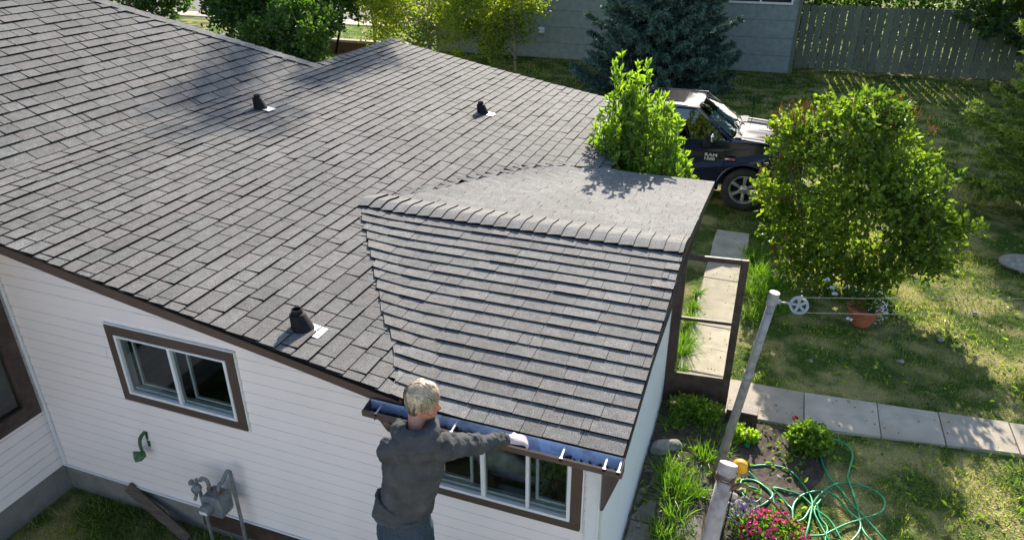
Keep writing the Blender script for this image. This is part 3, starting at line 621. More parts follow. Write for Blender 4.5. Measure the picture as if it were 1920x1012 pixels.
nx_ = len(xs); m.add(np.stack([GX.ravel(), GY.ravel(), GZ0.ravel()-.01], 1), [(j*nx_+i, j*nx_+i+1, (j+1)*nx_+i+1, (j+1)*nx_+i) for j in range(len(ys)-1) for i in range(nx_-1)])
tag(m.build('lawn', LAWN, smooth=True), kind='structure')
def slabs(name, polys, mt, z0=-.05, z1=.03):
    m = MB()
    for p in polys: m.prism([(x, y, z0+rng.uniform(-.0, .002)) for x, y in p], (rng.uniform(-.004,.004), 0, z1-z0+rng.uniform(-.012, .008)), col=float(rng.uniform(0, 1)))
    o = m.build(name, mt); bevel(o, .006, 2); return tag(o, kind='structure')
path = []
for a, b in zip([1.68, 2.53, 3.22, 3.98, 4.8, 5.6], [2.52, 3.21, 3.97, 4.79, 5.59, 6.6]):
    f0 = lambda x: 3.62+.135*(x-1.2)*1.0; f1 = lambda x: 4.36+.055*(x-1.2)+.03*(x-1.2)
    path.append([(a, f0(a)), (b, f0(b)), (b, f1(b)), (a, f1(a))])
path.append([(.10, 3.60), (1.67, 3.67), (1.67, 4.40), (.10, 4.37)])
for y0, y1 in ((4.39, 5.0), (5.01, 5.62), (5.63, 6.4), (6.41, 7.2), (7.21, 8.0), (8.01, 8.6), (8.61, 9.3)):
    path.append([(.10-rng.uniform(0,.03), y0), (.70+rng.uniform(0,.03), y0), (.68, y1), (.09, y1)])
slabs('garden_path', path, M['concrete'])
slabs('side_path', [[(.03, -.6), (.24, -.6), (.26, .7), (.03, .7)], [(.03, .72), (.26, .72), (.27, 1.55), (.03, 1.55)], [(.03, 1.57), (.25, 1.57), (.24, 2.35), (.03, 2.35)],
                    [(.50, .3), (.78, .3), (.74, 1.3), (.50, 1.35)], [(.50, 1.4), (.74, 1.4), (.72, 1.85), (.53, 1.8)], [(.53, 2.35), (.70, 2.33), (.68, 2.6), (.5, 2.58)]], mat('worn_concrete', (.17,.15,.125), .95, var=.25, scale=6, bump=.6, bscale=40, dirt=(.07,.055,.04,.85), dscale=3.5), z1=.02)
m = MB(); ring = [(.0, -1), (1.3, -1), (1.62, 1.2), (1.55, 2.3), (1.9, 2.9), (1.95, 3.55), (.0, 3.57)]
gx = np.linspace(0, 1, 26)
P = []; 
for j in gx:
    xr = np.interp(-1+j*4.57, [p[1] for p in ring[1:6]], [p[0] for p in ring[1:6]])
    for i in gx: P.append((i*xr, -1+j*4.57, .006+rng.uniform(0, .022)))
m.add(P, [(j*26+i, j*26+i+1, (j+1)*26+i+1, (j+1)*26+i) for j in range(25) for i in range(25)])
tag(m.build('garden_soil', M['soil']), kind='structure')
m = MB(); m.prism([(-30, -26, -.02), (22, -26, -.02), (22, -6.4, -.02), (-30, -6.4, -.02)], (0, 0, .035)); tag(m.build('bounce_slab', mat('pale_concrete', (.72,.62,.50), .9, var=.08, scale=2, bump=.2)), kind='structure')  # unseen pale slab, added to bounce sunlight onto the gable wall
t = thing('reflector', 'unseen white building added behind the camera to bounce sun on the gable', 'reflector', (-4, -24, 0)); m = MB(); m.box((-14, -27, 0), (8, -24, 3.6)); m.build('wall', M['siding_b'], t); m = MB(); m.prism([(-14.5, -23.6, 3.55), (8.5, -23.6, 3.55), (8.5, -28, 5.2), (-14.5, -28, 5.2)], (0, 0, .15)); m.build('roof', M['shingle'], t); m = MB(); m.box((-6, -23.97, .05), (-1, -23.94, 2.4)); m.build('reflector_panel', M['white'], t)  # added out of view as a white surface bouncing warm sun onto the gable
# far street corner
m = MB(); m.prism([(-40, 31.5, -.02), (-16, 31.5, -.02), (-16, 48, -.02), (-40, 48, -.02)], (0, 0, .035)); m.prism([(-25, 24.8, -.02), (-22.6, 24.8, -.02), (-22.6, 31.5, -.02), (-25, 31.5, -.02)], (0, 0, .03)); tag(m.build('street', M['asphalt']), kind='structure')
m = MB(); m.prism([(-40, 29.6, -.02), (-16, 29.6, -.02), (-16, 31.2, -.02), (-40, 31.2, -.02)], (0, 0, .06)); tag(m.build('pavement', M['concrete']), kind='structure')
m = MB(); m.prism([(-30, 24.0, -.02), (-12.5, 24.0, -.02), (-12.5, 24.7, -.02), (-30, 24.7, -.02)], (0, 0, .05)); 
t = thing('retaining_wall', 'low brick garden wall with a pale concrete cap seen beyond the roof', 'wall', (-18, 22.9, 0))
m = MB(); m.box((-21, 22.9, -.05), (-13, 23.15, .42)); m.build('wall', mat('brick_low', (.16,.075,.05), .9, col2=(.1,.06,.045), scale=9, bump=.4), t)
m = MB(); m.box((-21.05, 22.86, .425), (-12.95, 23.19, .52)); m.build('cap', M['concrete'], t)
m = MB(); m.tube([(-16.75, 22.6, -.1), (-16.3, 22.7, 1.4), (-16.1, 22.8, 3.0), (-16.05, 22.8, 3.6)], .05, 8); tag(m.build('leaning_post', M['black'], org=(-16.75, 22.6, 0), smooth=True), 'thin black leaning post beside the low brick wall', 'post')
# ------------------------------------------------------------------ neighbour house and fence
nb = thing('neighbour_house', 'grey green neighbouring house with wide panel lines and white framed windows', 'house', (-5, 24.5, 0))
m = MB(); zz = [0, .61, 1.22, 1.83, 2.44, 3.4]
for a, b in zip(zz[:-1], zz[1:]):
    m.box((-13, 24.5, a+.012), (1.1, 24.7, b-.012))
m.box((-13, 24.53, 0), (1.09, 24.69, 3.39)); m.box((1.0, 24.71, 0), (1.1, 33, 3.4)); m.box((-13, 24.71, 0), (-12.9, 33, 3.4)); m.build('wall', M['neigh'], nb)
m = MB(); m.prism([(-13.6, 23.9, 3.35), (1.5, 23.9, 3.35), (1.5, 28.5, 4.9), (-13.6, 28.5, 4.9)], (0, 0, .12)); m.prism([(-13.6, 33.5, 3.35), (1.5, 33.5, 3.35), (1.5, 28.5, 4.9), (-13.6, 28.5, 4.9)], (0, 0, .121)); m.build('roof', M['shingle'], nb)
m = MB(); m.box((1.02, 24.47, 0), (1.14, 24.499, 3.4)); m.build('corner_board', M['fence'], nb)
for x0, x1, z0 in ((-1.35, .82, 2.36), (-5.95, -4.6, 2.32), (-9.9, -8.9, 2.1)):
    m = MB(); f_ = .07
    m.box((x0, 24.44, z0), (x1, 24.499, z0+f_)); m.box((x0, 24.44, z0+.9), (x1, 24.499, z0+.97)); m.box((x0, 24.44, z0+f_), (x0+f_, 24.499, z0+.9)); m.box((x1-f_, 24.44, z0+f_), (x1, 24.499, z0+.9)); m.box(((x0+x1)/2-.03, 24.45, z0+f_), ((x0+x1)/2+.03, 24.499, z0+.9))
    wo = m.build('window', M['white'], nb); m = MB(); m.quad((x0, 24.48, z0), (x1, 24.48, z0), (x1, 24.48, z0+.95), (x0, 24.48, z0+.95)); m.build('pane', mat('pane_dark', (.02,.025,.03), .08), wo)
for x in (-9.05, -8.35):
    m = MB(); m.box((x-.13, 24.40, .95), (x+.13, 24.499, 1.2)); m.box((x-.08, 24.36, .98), (x+.08, 24.40, 1.14)); bevel(m.build('wall_vent', M['white'], nb), .02)
fence = thing('fence', 'tall grey green picket fence with gaps joined to the neighbouring house', 'fence', (5, 25.6, 0))
m = MB(); x = 1.2; 
while x < 17:
    h = 2.27+rng.uniform(-.015, .015); tl = rng.normal()*.004; wd = .222
    m.prism([(x, 25.6, .05), (x+wd, 25.6, .05), (x+wd+tl, 25.6, h), (x+tl, 25.6, h)], (0, .022, 0), col=float(rng.uniform(0, 1))); x += .25+rng.uniform(-.006, .01)
m.build('boards', M['fence'], fence)
for z in (.35, 1.25, 2.1):
    m = MB(); m.box((1.2, 25.625, z), (17, 25.665, z+.09)); m.build('rail', M['fence'], fence)
for x in np.arange(1.7, 17, 2.4):
    m = MB(); m.box((x-.4, 25.667, -.1), (x-.3, 25.77, 2.2)); m.build('post', M['fence'], fence)
# ------------------------------------------------------------------ trees
R_ = lambda a, b: float(rng.uniform(a, b))
# young broad leaved tree beside the porch
t = thing('young_tree', 'bright green young tree with large leaves rising behind the porch roof', 'tree', (-.75, 5.75, 0))
b = MB(); lf = MB(); 
for i in range(120):
    a = R_(0, 6.283); rad = .86*R_(0, 1)**.55; ex_, ey_ = -.92+rad*math.cos(a)*.88, 5.78+rad*math.sin(a)*.72
    ztop = 3.42 - 1.05*(rad/.86)**2 + rng.normal()*.1 - (.35 if R_(0,1) < .5 else 0)*R_(0,1)
    if ey_ < 5.25: ztop = min(ztop, 3.2)
    dxc = -.98 if i % 13 == 0 else None
    if dxc: ex_, ey_, ztop = -1.12+R_(-.2,.16), 5.7+R_(-.15,.15), R_(3.2, 3.82)
    s = V(-.85+R_(-.1,.1), 5.75+R_(-.1,.1), .3); mid = V(s[0]*.05+ex_*.95+(ex_+.92)*.35+R_(-.12,.12), s[1]*.05+ey_*.95+(ey_-5.78)*.3+R_(-.1,.1), .3+(ztop-.3)*R_(.42,.6)); e = V(ex_, ey_, ztop)
    pts = [s*(1-u)**2+mid*2*u*(1-u)+e*u*u for u in np.linspace(0, 1, 9)]
    b.tube(pts, [.022*(1-.85*u) for u in np.linspace(0, 1, 9)], 5)
    if i % 6 == 0: pass
    n = 52; u = rng.uniform(.3, 1.0, n)**.8; Q = np.array([s*(1-k)**2+mid*2*k*(1-k)+e*k*k for k in u]); T = unit(np.array([(mid-s)*(1-k)+(e-mid)*k for k in u]))
    D = unit(T*.3+unit(rng.normal(size=(n, 3)))*.9+unit(Q-V(-.72,5.78,2.2))*.45); leaves(lf, Q, D, rng.uniform(.08, .15, n), rng.uniform(.04, .062, n), rng.uniform(.1, .75, n)+(Q[:,2]-2.6)*.12, fold=.18, curl=.25)
    leaves(lf, np.repeat([e], 5, 0), unit(T[:5]*0+V(0,0,1)+rng.normal(size=(5,3))*.5), rng.uniform(.08,.12,5), .035, rng.uniform(.6, 1, 5), fold=.2)
b.build('trunk', M['bark'], t, smooth=True); lf.build('crown', LEAF['bush'], t)
# lilac
cl = []
for (x, y, z, rx, ry, rz) in [(1.9,8.0,2.3,.8,.7,.6),(2.45,8.6,2.3,.7,.6,.55),(1.2,8.3,2.0,.5,.55,.5),(2.2,7.7,1.5,1.0,.7,.7),(1.75,7.8,1.1,.6,.6,.65),(3.2,7.8,1.3,.65,.6,.45),(3.0,7.5,.8,.6,.5,.5),(2.2,7.7,.6,.75,.5,.55),(1.0,8.1,1.35,.42,.5,.5),(1.25,8.0,.85,.4,.45,.5),(1.9,7.6,.35,.6,.45,.35),(2.6,7.5,.35,.6,.45,.35),(1.5,7.9,.35,.4,.4,.35),
                              (1.15,8.7,2.2,.45,.5,.42),(2.9,9.0,1.7,.5,.5,.45),(3.65,7.7,1.25,.3,.3,.25),(2.3,9.3,2.5,.6,.5,.4),(2.3,8.3,2.75,.55,.5,.3),(1.65,8.3,2.65,.4,.4,.3),(3.35,7.4,.75,.35,.4,.3),(2.8,8.1,1.6,.9,.7,.6)]:
    cl.append(((x+R_(-.06,.06), y, z), (rx*.86, ry*.86, rz*.86)))
lil = make_tree('lilac_bush', 'broad lilac bush with brown spent flower heads in the middle of the yard', 'bush', (2.3, 8.2, 0), 1.9, cl, 'lilac', 1750, 9, .092, .062, .19, .03, multi=[(R_(-.5,.5), R_(-.3,.3), R_(1.6, 2.2)) for _ in range(9)], tone=(0, 1.1), outer=.45)
m = MB()
for _ in range(330):
    c, r = cl[random.choice([0, 1, 2, 8, 9, 11, 12, 13])]; d = unit(rng.normal(size=3)+V(0, .3, .9)); p = V(*c)+d*V(*r)*R_(.95, 1.15)
    n = 26; ax = unit(V(0,0,1)+rng.normal(size=3)*.35); u = rng.uniform(0, 1, n); P = p+ax*(u*.14)[:, None]; blades(m, P, unit(rng.normal(size=(n,3)))*(1-u)[:, None]+ax*.8, .035, .012, rng.uniform(0, 1, n))
tag(m.build('seed_heads', LEAF['seed'], lil), kind='stuff')
def blobs(cx, cy, cz, R, n, rr_, seed=None):
    out = []
    for _ in range(n):
        d = unit(rng.normal(size=3)); k = R_(.45, 1)
        out.append(((cx+d[0]*R[0]*k, cy+d[1]*R[1]*k, cz+d[2]*R[2]*k), (rr_*R_(.7, 1.2), rr_*R_(.7, 1.2), rr_*R_(.6, .95))))
    return out
make_tree('leafy_tree', 'dark dense leafy tree behind the upper left roof', 'tree', (-17.5, 19.5, 0), 5.5, blobs(-17.0, 19.5, 2.9, (3.6, 2.0, 2.3), 30, 1.1), 'dark', 2600, 8, .17, .12, .34, .14, tone=(0, .7))
make_tree('leafy_tree', 'dark green leafy shrub tree with glossy sunlit side beside the low brick wall', 'tree', (-14.2, 16.6, 0), 2.8, blobs(-14.1, 16.6, 1.75, (1.5, 1.2, 1.3), 15, .6), 'dark', 1300, 8, .13, .09, .25, .09, tone=(.2, 1))
make_tree('leafy_tree', 'large dark tree furthest left behind the roof hip', 'tree', (-23.5, 19, 0), 6, blobs(-22.8, 19, 3.2, (3.0, 2.2, 2.6), 18, 1.1), 'dark', 1500, 8, .17, .12, .34, .14, tone=(0, .6))
make_tree('poplar', 'slender pale barked poplar with small yellow green leaves nearest the far roof corner', 'tree', (-11.3, 20.6, 0), 8.5, blobs(-11.6, 20.6, 2.7, (3.2, 1.2, 2.2), 34, .85) + blobs(-11.2, 20.6, 7.6, (1.4, 1.2, 2.4), 12, .6), 'poplar', 2000, 6, .095, .085, .42, .07, bark='bark_pale', outer=.6, group='poplars in front of the neighbouring house')
make_tree('poplar', 'sparse yellow green poplar standing against the grey neighbouring wall', 'tree', (-8.4, 21.6, 0), 12.5, blobs(-9.3, 21.4, 2.3, (2.0, .9, 1.7), 19, .75) + blobs(-7.6, 21.4, 11.6, (1.0, 1.0, 1.5), 22, .36), 'poplar', 2100, 6, .095, .085, .42, .06, bark='bark_pale', outer=.6, group='poplars in front of the neighbouring house')
make_tree('poplar', 'bushy yellow green poplar over the low wall behind the far ridge', 'tree', (-14.6, 22.2, 0), 7.5, blobs(-14.3, 22.1, 3.3, (2.0, 1.0, 1.9), 18, .75), 'poplar', 1200, 6, .095, .085, .42, .06, bark='bark_pale', outer=.6, group='poplars in front of the neighbouring house')
def spruce(name, label, base, h, r, leaf, nw, nb_, zmin=.3, L=.11, Wd=.03, dens=1.0, arc=None, thick=.16):
    t = thing(name, label, 'tree', base); b = MB(); b.tube([V(*base)+V(0,0,-.1), V(*base)+V(0,0,h)], [.03*h**.7+.05, .01], 8); m = MB()
    for i in range(nw):
        z = zmin + (h-zmin)*(i/nw)**.9; rad = r*(1-(z/h))**.75*R_(.88, 1.08)+.12
        for k in range(nb_):
            a = 6.283*(k+R_(-.3,.3))/nb_+i*.7; 
            if arc and not (arc[0] < math.cos(a-arc[1])): continue
            Lb = rad*R_(.78, 1.1); o = V(math.cos(a), math.sin(a), 0); s = V(*base)+V(0,0,z+R_(-.1,.1))
            f = lambda u: s + o*Lb*u + V(0,0,-.28*Lb*math.sin(u*2.2)+.18*Lb*u*u)
            b.tube([f(u) for u in (0, .5, 1)], [.018, .01, .004], 4, False)
            nt_ = int(Lb*26*dens)+4; us = rng.uniform(.15, 1.02, nt_)**.75; sd_ = V(-o[1], o[0], 0)
            for u in us:
                p = f(u); q = random.choice((-1, 1)); tl = (.42*(1.1-u)+.10)*Lb*.55+.07; dd = unit(o*R_(.5,.9)+sd_*q*R_(.4,1.0)+V(0,0,R_(-.25,.15)))
                n = int(tl/.016)+6; w_ = rng.uniform(0, 1, n); P = p+dd*(w_*tl)[:, None]; D = unit(dd*.75+rng.normal(size=(n,3))*.55)
                blades(m, P, D, rng.uniform(.6, 1.1, n)*L, Wd, rng.uniform(0, .6, n)+.35*(w_*u)+R_(-.1,.1), bend=.1)
    b.build('trunk', M['bark'], t, smooth=True); m.build('crown', LEAF[leaf], t); return t
spruce('blue_spruce', 'bluish spruce growing in front of the neighbouring house behind the truck', (-3.1, 20.9, 0), 7.6, 2.6, 'spruce', 24, 13, L=.14, Wd=.04)
spruce('green_conifer', 'yellow green conifer boughs hanging in at the top right edge', (6.55, 12.2, 0), 9.5, 2.1, 'conifer', 22, 11, zmin=.9, L=.11, Wd=.03)
make_tree('leafy_tree', 'dark leafy tree in front of the right end of the fence', 'tree', (8.6, 23.6, 0), 6, blobs(8.6, 23.4, 3.4, (2.2, 1.4, 3.0), 18, .95), 'dark', 1500, 8, .17, .12, .3, .12, tone=(.1, .8))
make_tree('hedge', 'dark hedge growing behind the picket fence', 'hedge', (8, 29.8, 0), 1.8, [((x, 29.8, z), (1.1, .7, .8)) for x in np.arange(0, 17, 1.3) for z in (.7, 1.9)], 'dark', 2200, 7, .16, .12, .3, .05, tone=(.1, .7))
for i, (x, y, h) in enumerate([(3.6, 30.5, 13), (7.8, 29.5, 12), (12.5, 28, 12)]):
    make_tree('shade_tree', ['tall leafy tree behind the fence near the neighbouring house', 'tall leafy tree behind the middle of the fence', 'tall leafy tree behind the far right end of the fence'][i], 'tree', (x, y, 0), h*.8, blobs(x, y, h*.62, (2.2, 2.4, h*.36), 20, 1.15), 'dark', 1500, 8, .24, .17, .5, .2, tone=(.1, .8), outer=.6)
cl2 = [((R_(3.2, 7.6), R_(11.5, 16.5), R_(5.2, 7.2)), (R_(.35, .7), R_(.4, .8), R_(.3, .5))) for _ in range(34)]
make_tree('shade_tree', 'broad leafy tree overhanging the yard from the right', 'tree', (8.6, 14.5, 0), 6.5, cl2, 'dark', 620, 8, .13, .10, .28, .14, tone=(.2, .9))
# ------------------------------------------------------------------ grass and small plants
def inpath(x, y):
    e = .035*np.sin(7*x+3*y)+.03*np.sin(17*x-11*y)
    return ((x > .09+e) & (x < .69+e) & (y > 3.6) & (y < 9.3)) | ((x > .05) & (y > 3.63+e+.135*np.maximum(x-1.2,0)) & (y < 4.36+e+.09*np.maximum(x-1.2,0)))
def grass(n, x0, x1, y0, y1, L, W, leaf, name, tonef, mask=None, kind='stuff'):
    x = rng.uniform(x0, x1, n); y = rng.uniform(y0, y1, n); k = ~inpath(x, y)
    if mask is not None: k &= mask(x, y)
    x, y = x[k], y[k]; n = len(x); m = MB(); P = np.stack([x, y, np.full(n, -.01)], 1); D = np.stack([rng.normal(size=n)*.45, rng.normal(size=n)*.45, np.ones(n)], 1)
    blades(m, P, D, rng.uniform(.5, 1.3, n)*L, W, tonef(x, y)+rng.uniform(-.25, .25, n), bend=.5)
    o = m.build(name, LEAF[leaf]); tag(o, kind=kind); return o
tn = lambda x, y: .40+.34*np.sin(1.3*x+.7*y)*np.cos(1.1*y-.5*x)+.12*np.sin(5*x+3*y)
bald = lambda x, y: (rng.uniform(0, 1, len(x)) < .45+.5*np.sin(2.1*x+1.3*y+np.sin(3*y))*np.cos(1.7*y-.8*x))
g = grass(75000, .75, 7.5, .8, 12.5, .055, .009, 'grass', 'grass', tn, lambda x, y: bald(x, y) & ~((x < 1.55) & (y < 3.6)))
tag(g, 'short patchy green and yellow grass over the sunny yard', 'grass')
g = grass(42000, -12, 12, 12.5, 25.3, .10, .02, 'grass', 'grass', lambda x, y: tn(x, y)-.1); tag(g, 'shaded lawn grass between the truck and the fence', 'grass')
g = grass(9000, -26, -12, 14, 29.5, .10, .03, 'lush', 'grass', lambda x, y: .4+0*x); tag(g, 'green lawn beyond the roof by the street', 'grass')
g = grass(17000, -5.72, -2.3, -2.8, -.03, .10, .008, 'grass', 'grass', lambda x, y: .3+.2*np.sin(3*x+2*y), lambda x, y: (rng.uniform(0, 1, len(x)) < .3+.5*np.sin(2.6*x+1.1)*np.cos(2.3*y))|((x > -3.9)&(y > -1.0)))
tag(g, 'dull uncut grass at the foot of the white wall', 'grass')
g = grass(5000, .02, 1.6, 9.0, 12.4, .07, .011, 'grass', 'grass', lambda x, y: .2+0*x); tag(g, 'grass in front of the truck wheel', 'grass')
def tuft(m, cx, cy, r, n, L, W, tone=(.2, .9)):
    a = rng.uniform(0, 6.283, n); q = r*np.sqrt(rng.uniform(0, 1, n)); P = np.stack([cx+q*np.cos(a), cy+q*np.sin(a), np.zeros(n)], 1)
    D = np.stack([np.cos(a)*q/r*.7+rng.normal(size=n)*.38, np.sin(a)*q/r*.7+rng.normal(size=n)*.38, np.ones(n)], 1); blades(m, P, D, rng.uniform(.3, 1.3, n)*L, W, rng.uniform(*tone, n), bend=.55)
m = MB()
for x, y, r, n, L in [(.30,2.35,.13,150,.24),(.38,2.08,.15,190,.28),(.46,1.75,.10,90,.26),(.35,1.5,.08,60,.22),(.54,2.1,.10,70,.22),(.2,3.2,.1,110,.2),(.35,3.35,.15,110,.18),(.62,3.3,.16,110,.15),(.62,2.75,.10,90,.2),(.5,2.5,.15,60,.14),(.75,2.9,.15,70,.15),(.12,4.35,.05,60,.28),(.10,4.75,.05,110,.34),(.08,5.1,.05,100,.32),(.07,5.6,.05,90,.3),(.06,6.1,.05,80,.25),(.06,6.6,.04,60,.2),(.45,1.35,.1,150,.25),(.62,2.15,.1,100,.2),
                      (1.0,7.0,.25,320,.26),(1.15,6.5,.25,260,.22),(.95,7.6,.2,220,.28),(.92,6.2,.15,150,.2),(1.3,7.3,.25,250,.25),(.85,8.3,.2,180,.25)]:
    tuft(m, x, y, r, n, L, .011)
o = m.build('tall_grass', LEAF['lush']); tag(o, 'tall bright green grass tufts along the side wall and path edge', 'tall grass', kind='stuff')
m = MB(); P = np.stack([rng.uniform(.05, 1.7, 900), rng.uniform(.3, 3.5, 900), rng.uniform(.01, .09, 900)], 1); k = ~inpath(P[:,0], P[:,1]) & (rng.uniform(0,1,900) < .5+.5*np.sin(5*P[:,0]+4*P[:,1])); P = P[k]
leaves(m, P, rng.normal(size=P.shape)*V(1,1,.4)+V(0,0,.3), rng.uniform(.03, .08, len(P)), .03, rng.uniform(.1,.9,len(P))); o = m.build('weeds', LEAF['bush']); tag(o, 'low leafy weeds scattered over the garden bed', 'weeds', kind='stuff')
k = 2600; P = np.stack([rng.uniform(.8, 7, k), rng.uniform(.9, 12, k), rng.uniform(.0, .05, k)], 1); k = ~inpath(P[:,0], P[:,1]) & (np.sin(2.3*P[:,0]+1.1*P[:,1])*np.cos(1.9*P[:,1]-.6*P[:,0]) > -.1); P = P[k]
m = MB(); leaves(m, P, rng.normal(size=P.shape)*V(1,1,.3)+V(0,0,.25), rng.uniform(.03, .09, len(P)), .035, rng.uniform(.0,1,len(P))); o = m.build('lawn_weeds', LEAF['bush']); tag(o, 'broad leafed weeds growing through the lawn', 'weeds', kind='stuff')
k = 900; P = np.stack([rng.uniform(.1, 6, k), rng.uniform(.9, 9, k), np.full(k, .04)], 1)
m = MB(); leaves(m, P, rng.normal(size=P.shape)*V(1,1,.08), rng.uniform(.015, .045, k), .014, rng.uniform(.2,1,k), fold=.1); o = m.build('fallen_leaves', LEAF['seed']); tag(o, 'dry brown fallen leaves and clippings on path and lawn', 'leaf litter', kind='stuff')
def shrub(name, label, cat, c, r, n, leaf, L, W, tone=(.1,.9)):
    t = thing(name, label, cat, (c[0], c[1], 0)); b = MB()
    for i in range(9):
        a = R_(0, 6.28); b.tube([(c[0], c[1], 0), (c[0]+r[0]*.6*math.cos(a), c[1]+r[1]*.6*math.sin(a), c[2]+r[2]*.4)], [.01, .004], 5)
    b.build('stem', M['bark'], t); m = MB(); crown(m, [((c[0], c[1], c[2]), r)], n, 7, L, W, .08, tone, up_=.5, outer=.3); m.build('leaves', LEAF[leaf], t); return t
shrub('garden_shrub', 'small round green plant at the lower edge of the concrete path', 'plant', (1.72, 3.28, .16), (.22, .18, .17), 170, 'bush', .05, .045, (0, .6))
shrub('garden_shrub', 'leafy weed clump at the foot of the step beneath the open door', 'plant', (.42, 3.45, .12), (.32, .13, .13), 150, 'bush', .05, .04)
shrub('garden_shrub', 'pale leafed plant beside the base of the leaning grey pole', 'plant', (1.02, 3.2, .08), (.13, .12, .08), 50, 'bush', .05, .045, (.4, 1))
lv = shrub('lavender', 'small lavender clump left of the pink flowers', 'plant', (1.12, 1.78, .12), (.18, .16, .14), 70, 'lush', .06, .01)
m = MB(); k = 240; P, d = ell_pts(k, (1.12, 1.78, .2), (.2, .17, .16), .4); blades(m, P, d+V(0,0,1), .06, .012, rng.uniform(0,1,k)); tag(m.build('flowers', LEAF['lav'], lv), kind='stuff')
t = thing('flowering_plant', 'mound of bright pink flowers in the bottom right foreground', 'plant', (1.38, 1.62, 0)); m = MB(); crown(m, [((1.38, 1.62, .16), (.30, .27, .22))], 220, 7, .05, .03, .08, (.1, .7), up_=.6, outer=.3); m.build('leaves', LEAF['lush'], t)
m = MB(); P, d = ell_pts(520, (1.38, 1.62, .2), (.33, .29, .24), .12); k = d[:, 2] > -.15; P, d = P[k], d[k]
for p, dd in zip(P, d):
    a = unit(np.cross(dd, rng.normal(size=3))); b2 = np.cross(dd, a); r = R_(.013, .022); q = [p-dd*.008]; tv = R_(0, 1)
    for j in range(10): th = j*math.pi/5; q.append(p+(a*math.cos(th)+b2*math.sin(th))*r*(1 if j % 2 else .72)+dd*.004)
    m.add(q, [(0, 1+j, 1+(j+1) % 10) for j in range(10)], 0, tv)
tag(m.build('flowers', M['pink'], t), kind='stuff')
t = thing('poppy', 'single red flower on a thin stem at the path edge', 'flower', (1.56, 3.62, 0)); m = MB(); m.tube([(1.56, 3.62, 0), (1.555, 3.62, .16)], .004, 5); m.build('stem', LEAF['lush'], t)
m = MB()
for j in range(6): th = j*1.05; leaves(m, np.array([[1.555, 3.62, .16]]), np.array([[math.cos(th), math.sin(th), .35]]), .04, .045, np.array([.5]))
m.build('petals', M['red'], t)
# half round terracotta planter with white flowers
PO = (2.44, 6.48, 0); t = thing('planter', 'tilted terracotta flower pot at the foot of the lilac bush', 'flower pot', PO)
m = MB(); m.lathe([(.0, .0), (.12, 0), (.15, .05), (.195, .20), (.225, .27), (.235, .27), (.235, .30), (.21, .30), (.19, .24), (0, .24)], PO, n=32); o = m.build('pot', M['terra'], t, smooth=False); bevel(o, .004)
pl = thing('trailing_plant', 'trailing plant with tiny white flowers growing in the terracotta pot', 'plant', (2.44, 6.48, .25)); m = MB(); crown(m, [((2.44, 6.52, .33), (.23, .2, .1)), ((2.62, 6.55, .33), (.14,.12,.14)), ((2.35, 6.7, .3), (.25,.2,.12))], 90, 6, .045, .03, .09, (0,.6)); m.build('leaves', LEAF['lilac'], pl)
m = MB(); P = np.concatenate([V(2.66, 6.45, .3)+rng.normal(size=(90, 3))*V(.06, .07, .09), V(2.3, 6.75, .42)+rng.normal(size=(22, 3))*V(.25, .12, .06)])
for p in P: leaves(m, np.repeat([p], 4, 0), rng.normal(size=(4, 3)), .016, .014, np.full(4, .5))
tag(m.build('flowers', M['white_petal'], pl), kind='stuff')
for x, y in ((1.95, 7.2), (2.02, 6.95), (2.22, 6.02), (1.35, 7.75), (2.05, 6.75)):
    m = MB(); 
    for j in range(7): th = j*.9; leaves(m, np.array([[x, y, .3]]), np.array([[math.cos(th), math.sin(th), .2]]), .05, .045, np.array([.5]))
    fo = thing('white_flower', 'white flower head standing in the shade by the terracotta pot', 'flower', (x, y, 0), 'white flowers in the shade of the lilac'); m.build('petals', M['white_petal'], fo)
    m = MB(); m.tube([(x, y, 0), (x, y, .3)], .004, 5); m.build('stem', LEAF['lush'], fo)
# stones
def rock(c, r, label, cat='stone', mt='stone', sq=.55, name='stone', group=None):
    bm = bmesh.new(); bmesh.ops.create_icosphere(bm, subdivisions=3, radius=1)
    s = R_(0, 50)
    for v in bm.verts:
        n = math.sin(v.co.x*3+s)*.12+math.sin(v.co.y*4+s*2)*.1+math.sin(v.co.z*5+s)*.08; v.co *= 1+n; v.co.x *= r*R_(.98,1.02); v.co.y *= r*.8; v.co.z *= r*sq
    me = bpy.data.meshes.new(name); bm.to_mesh(me); bm.free(); me.materials.append(M[mt]); o = bpy.data.objects.new(name, me); COL.objects.link(o); o.location = c; o.rotation_euler[2] = R_(0, 3)
    return tag(o, label, cat, group)
rock((5.15, 9.4, .08), .36, 'flat grey boulder at the right edge of the shaded yard', sq=.4)
rock((.15, 2.72, .05), .13, 'pale rough stone against the side wall')
rock((.27, 2.82, .04), .10, 'second rough stone beside the tuft of tall grass')
for i, (x, y, r) in enumerate([(.98,2.2,.06),(1.05,2.1,.07),(.95,2.08,.05),(1.1,2.22,.045),(1.0,1.98,.06),(1.08,2.34,.04),(.93,2.34,.05)]): rock((x, y, .03), r, 'small rounded stone in the pile between the two poles', group='stones piled between the poles', sq=.7)
for i, (x, y, r) in enumerate([(1.42,2.7,.035),(.32,2.75,.03),(.12,1.5,.03),(.2,2.3,.035),(2.9,5.6,.05),(3.5,6.4,.05),(4.1,7.4,.05),(1.75,5.2,.04)]): rock((x, y, .01), r, 'small loose pebble lying on the ground', group='loose pebbles on the ground')
m = MB(); m.box((.78, 3.52, 0), (1.14, 3.585, .16)); m.box((.78, 3.585, .12), (1.14, 3.68, .155)); tag(bevel(m.build('wooden_step', M['brown_old'], org=(.95, 3.6, 0)), .006), 'dark brown wooden step end below the open storm door', 'step')
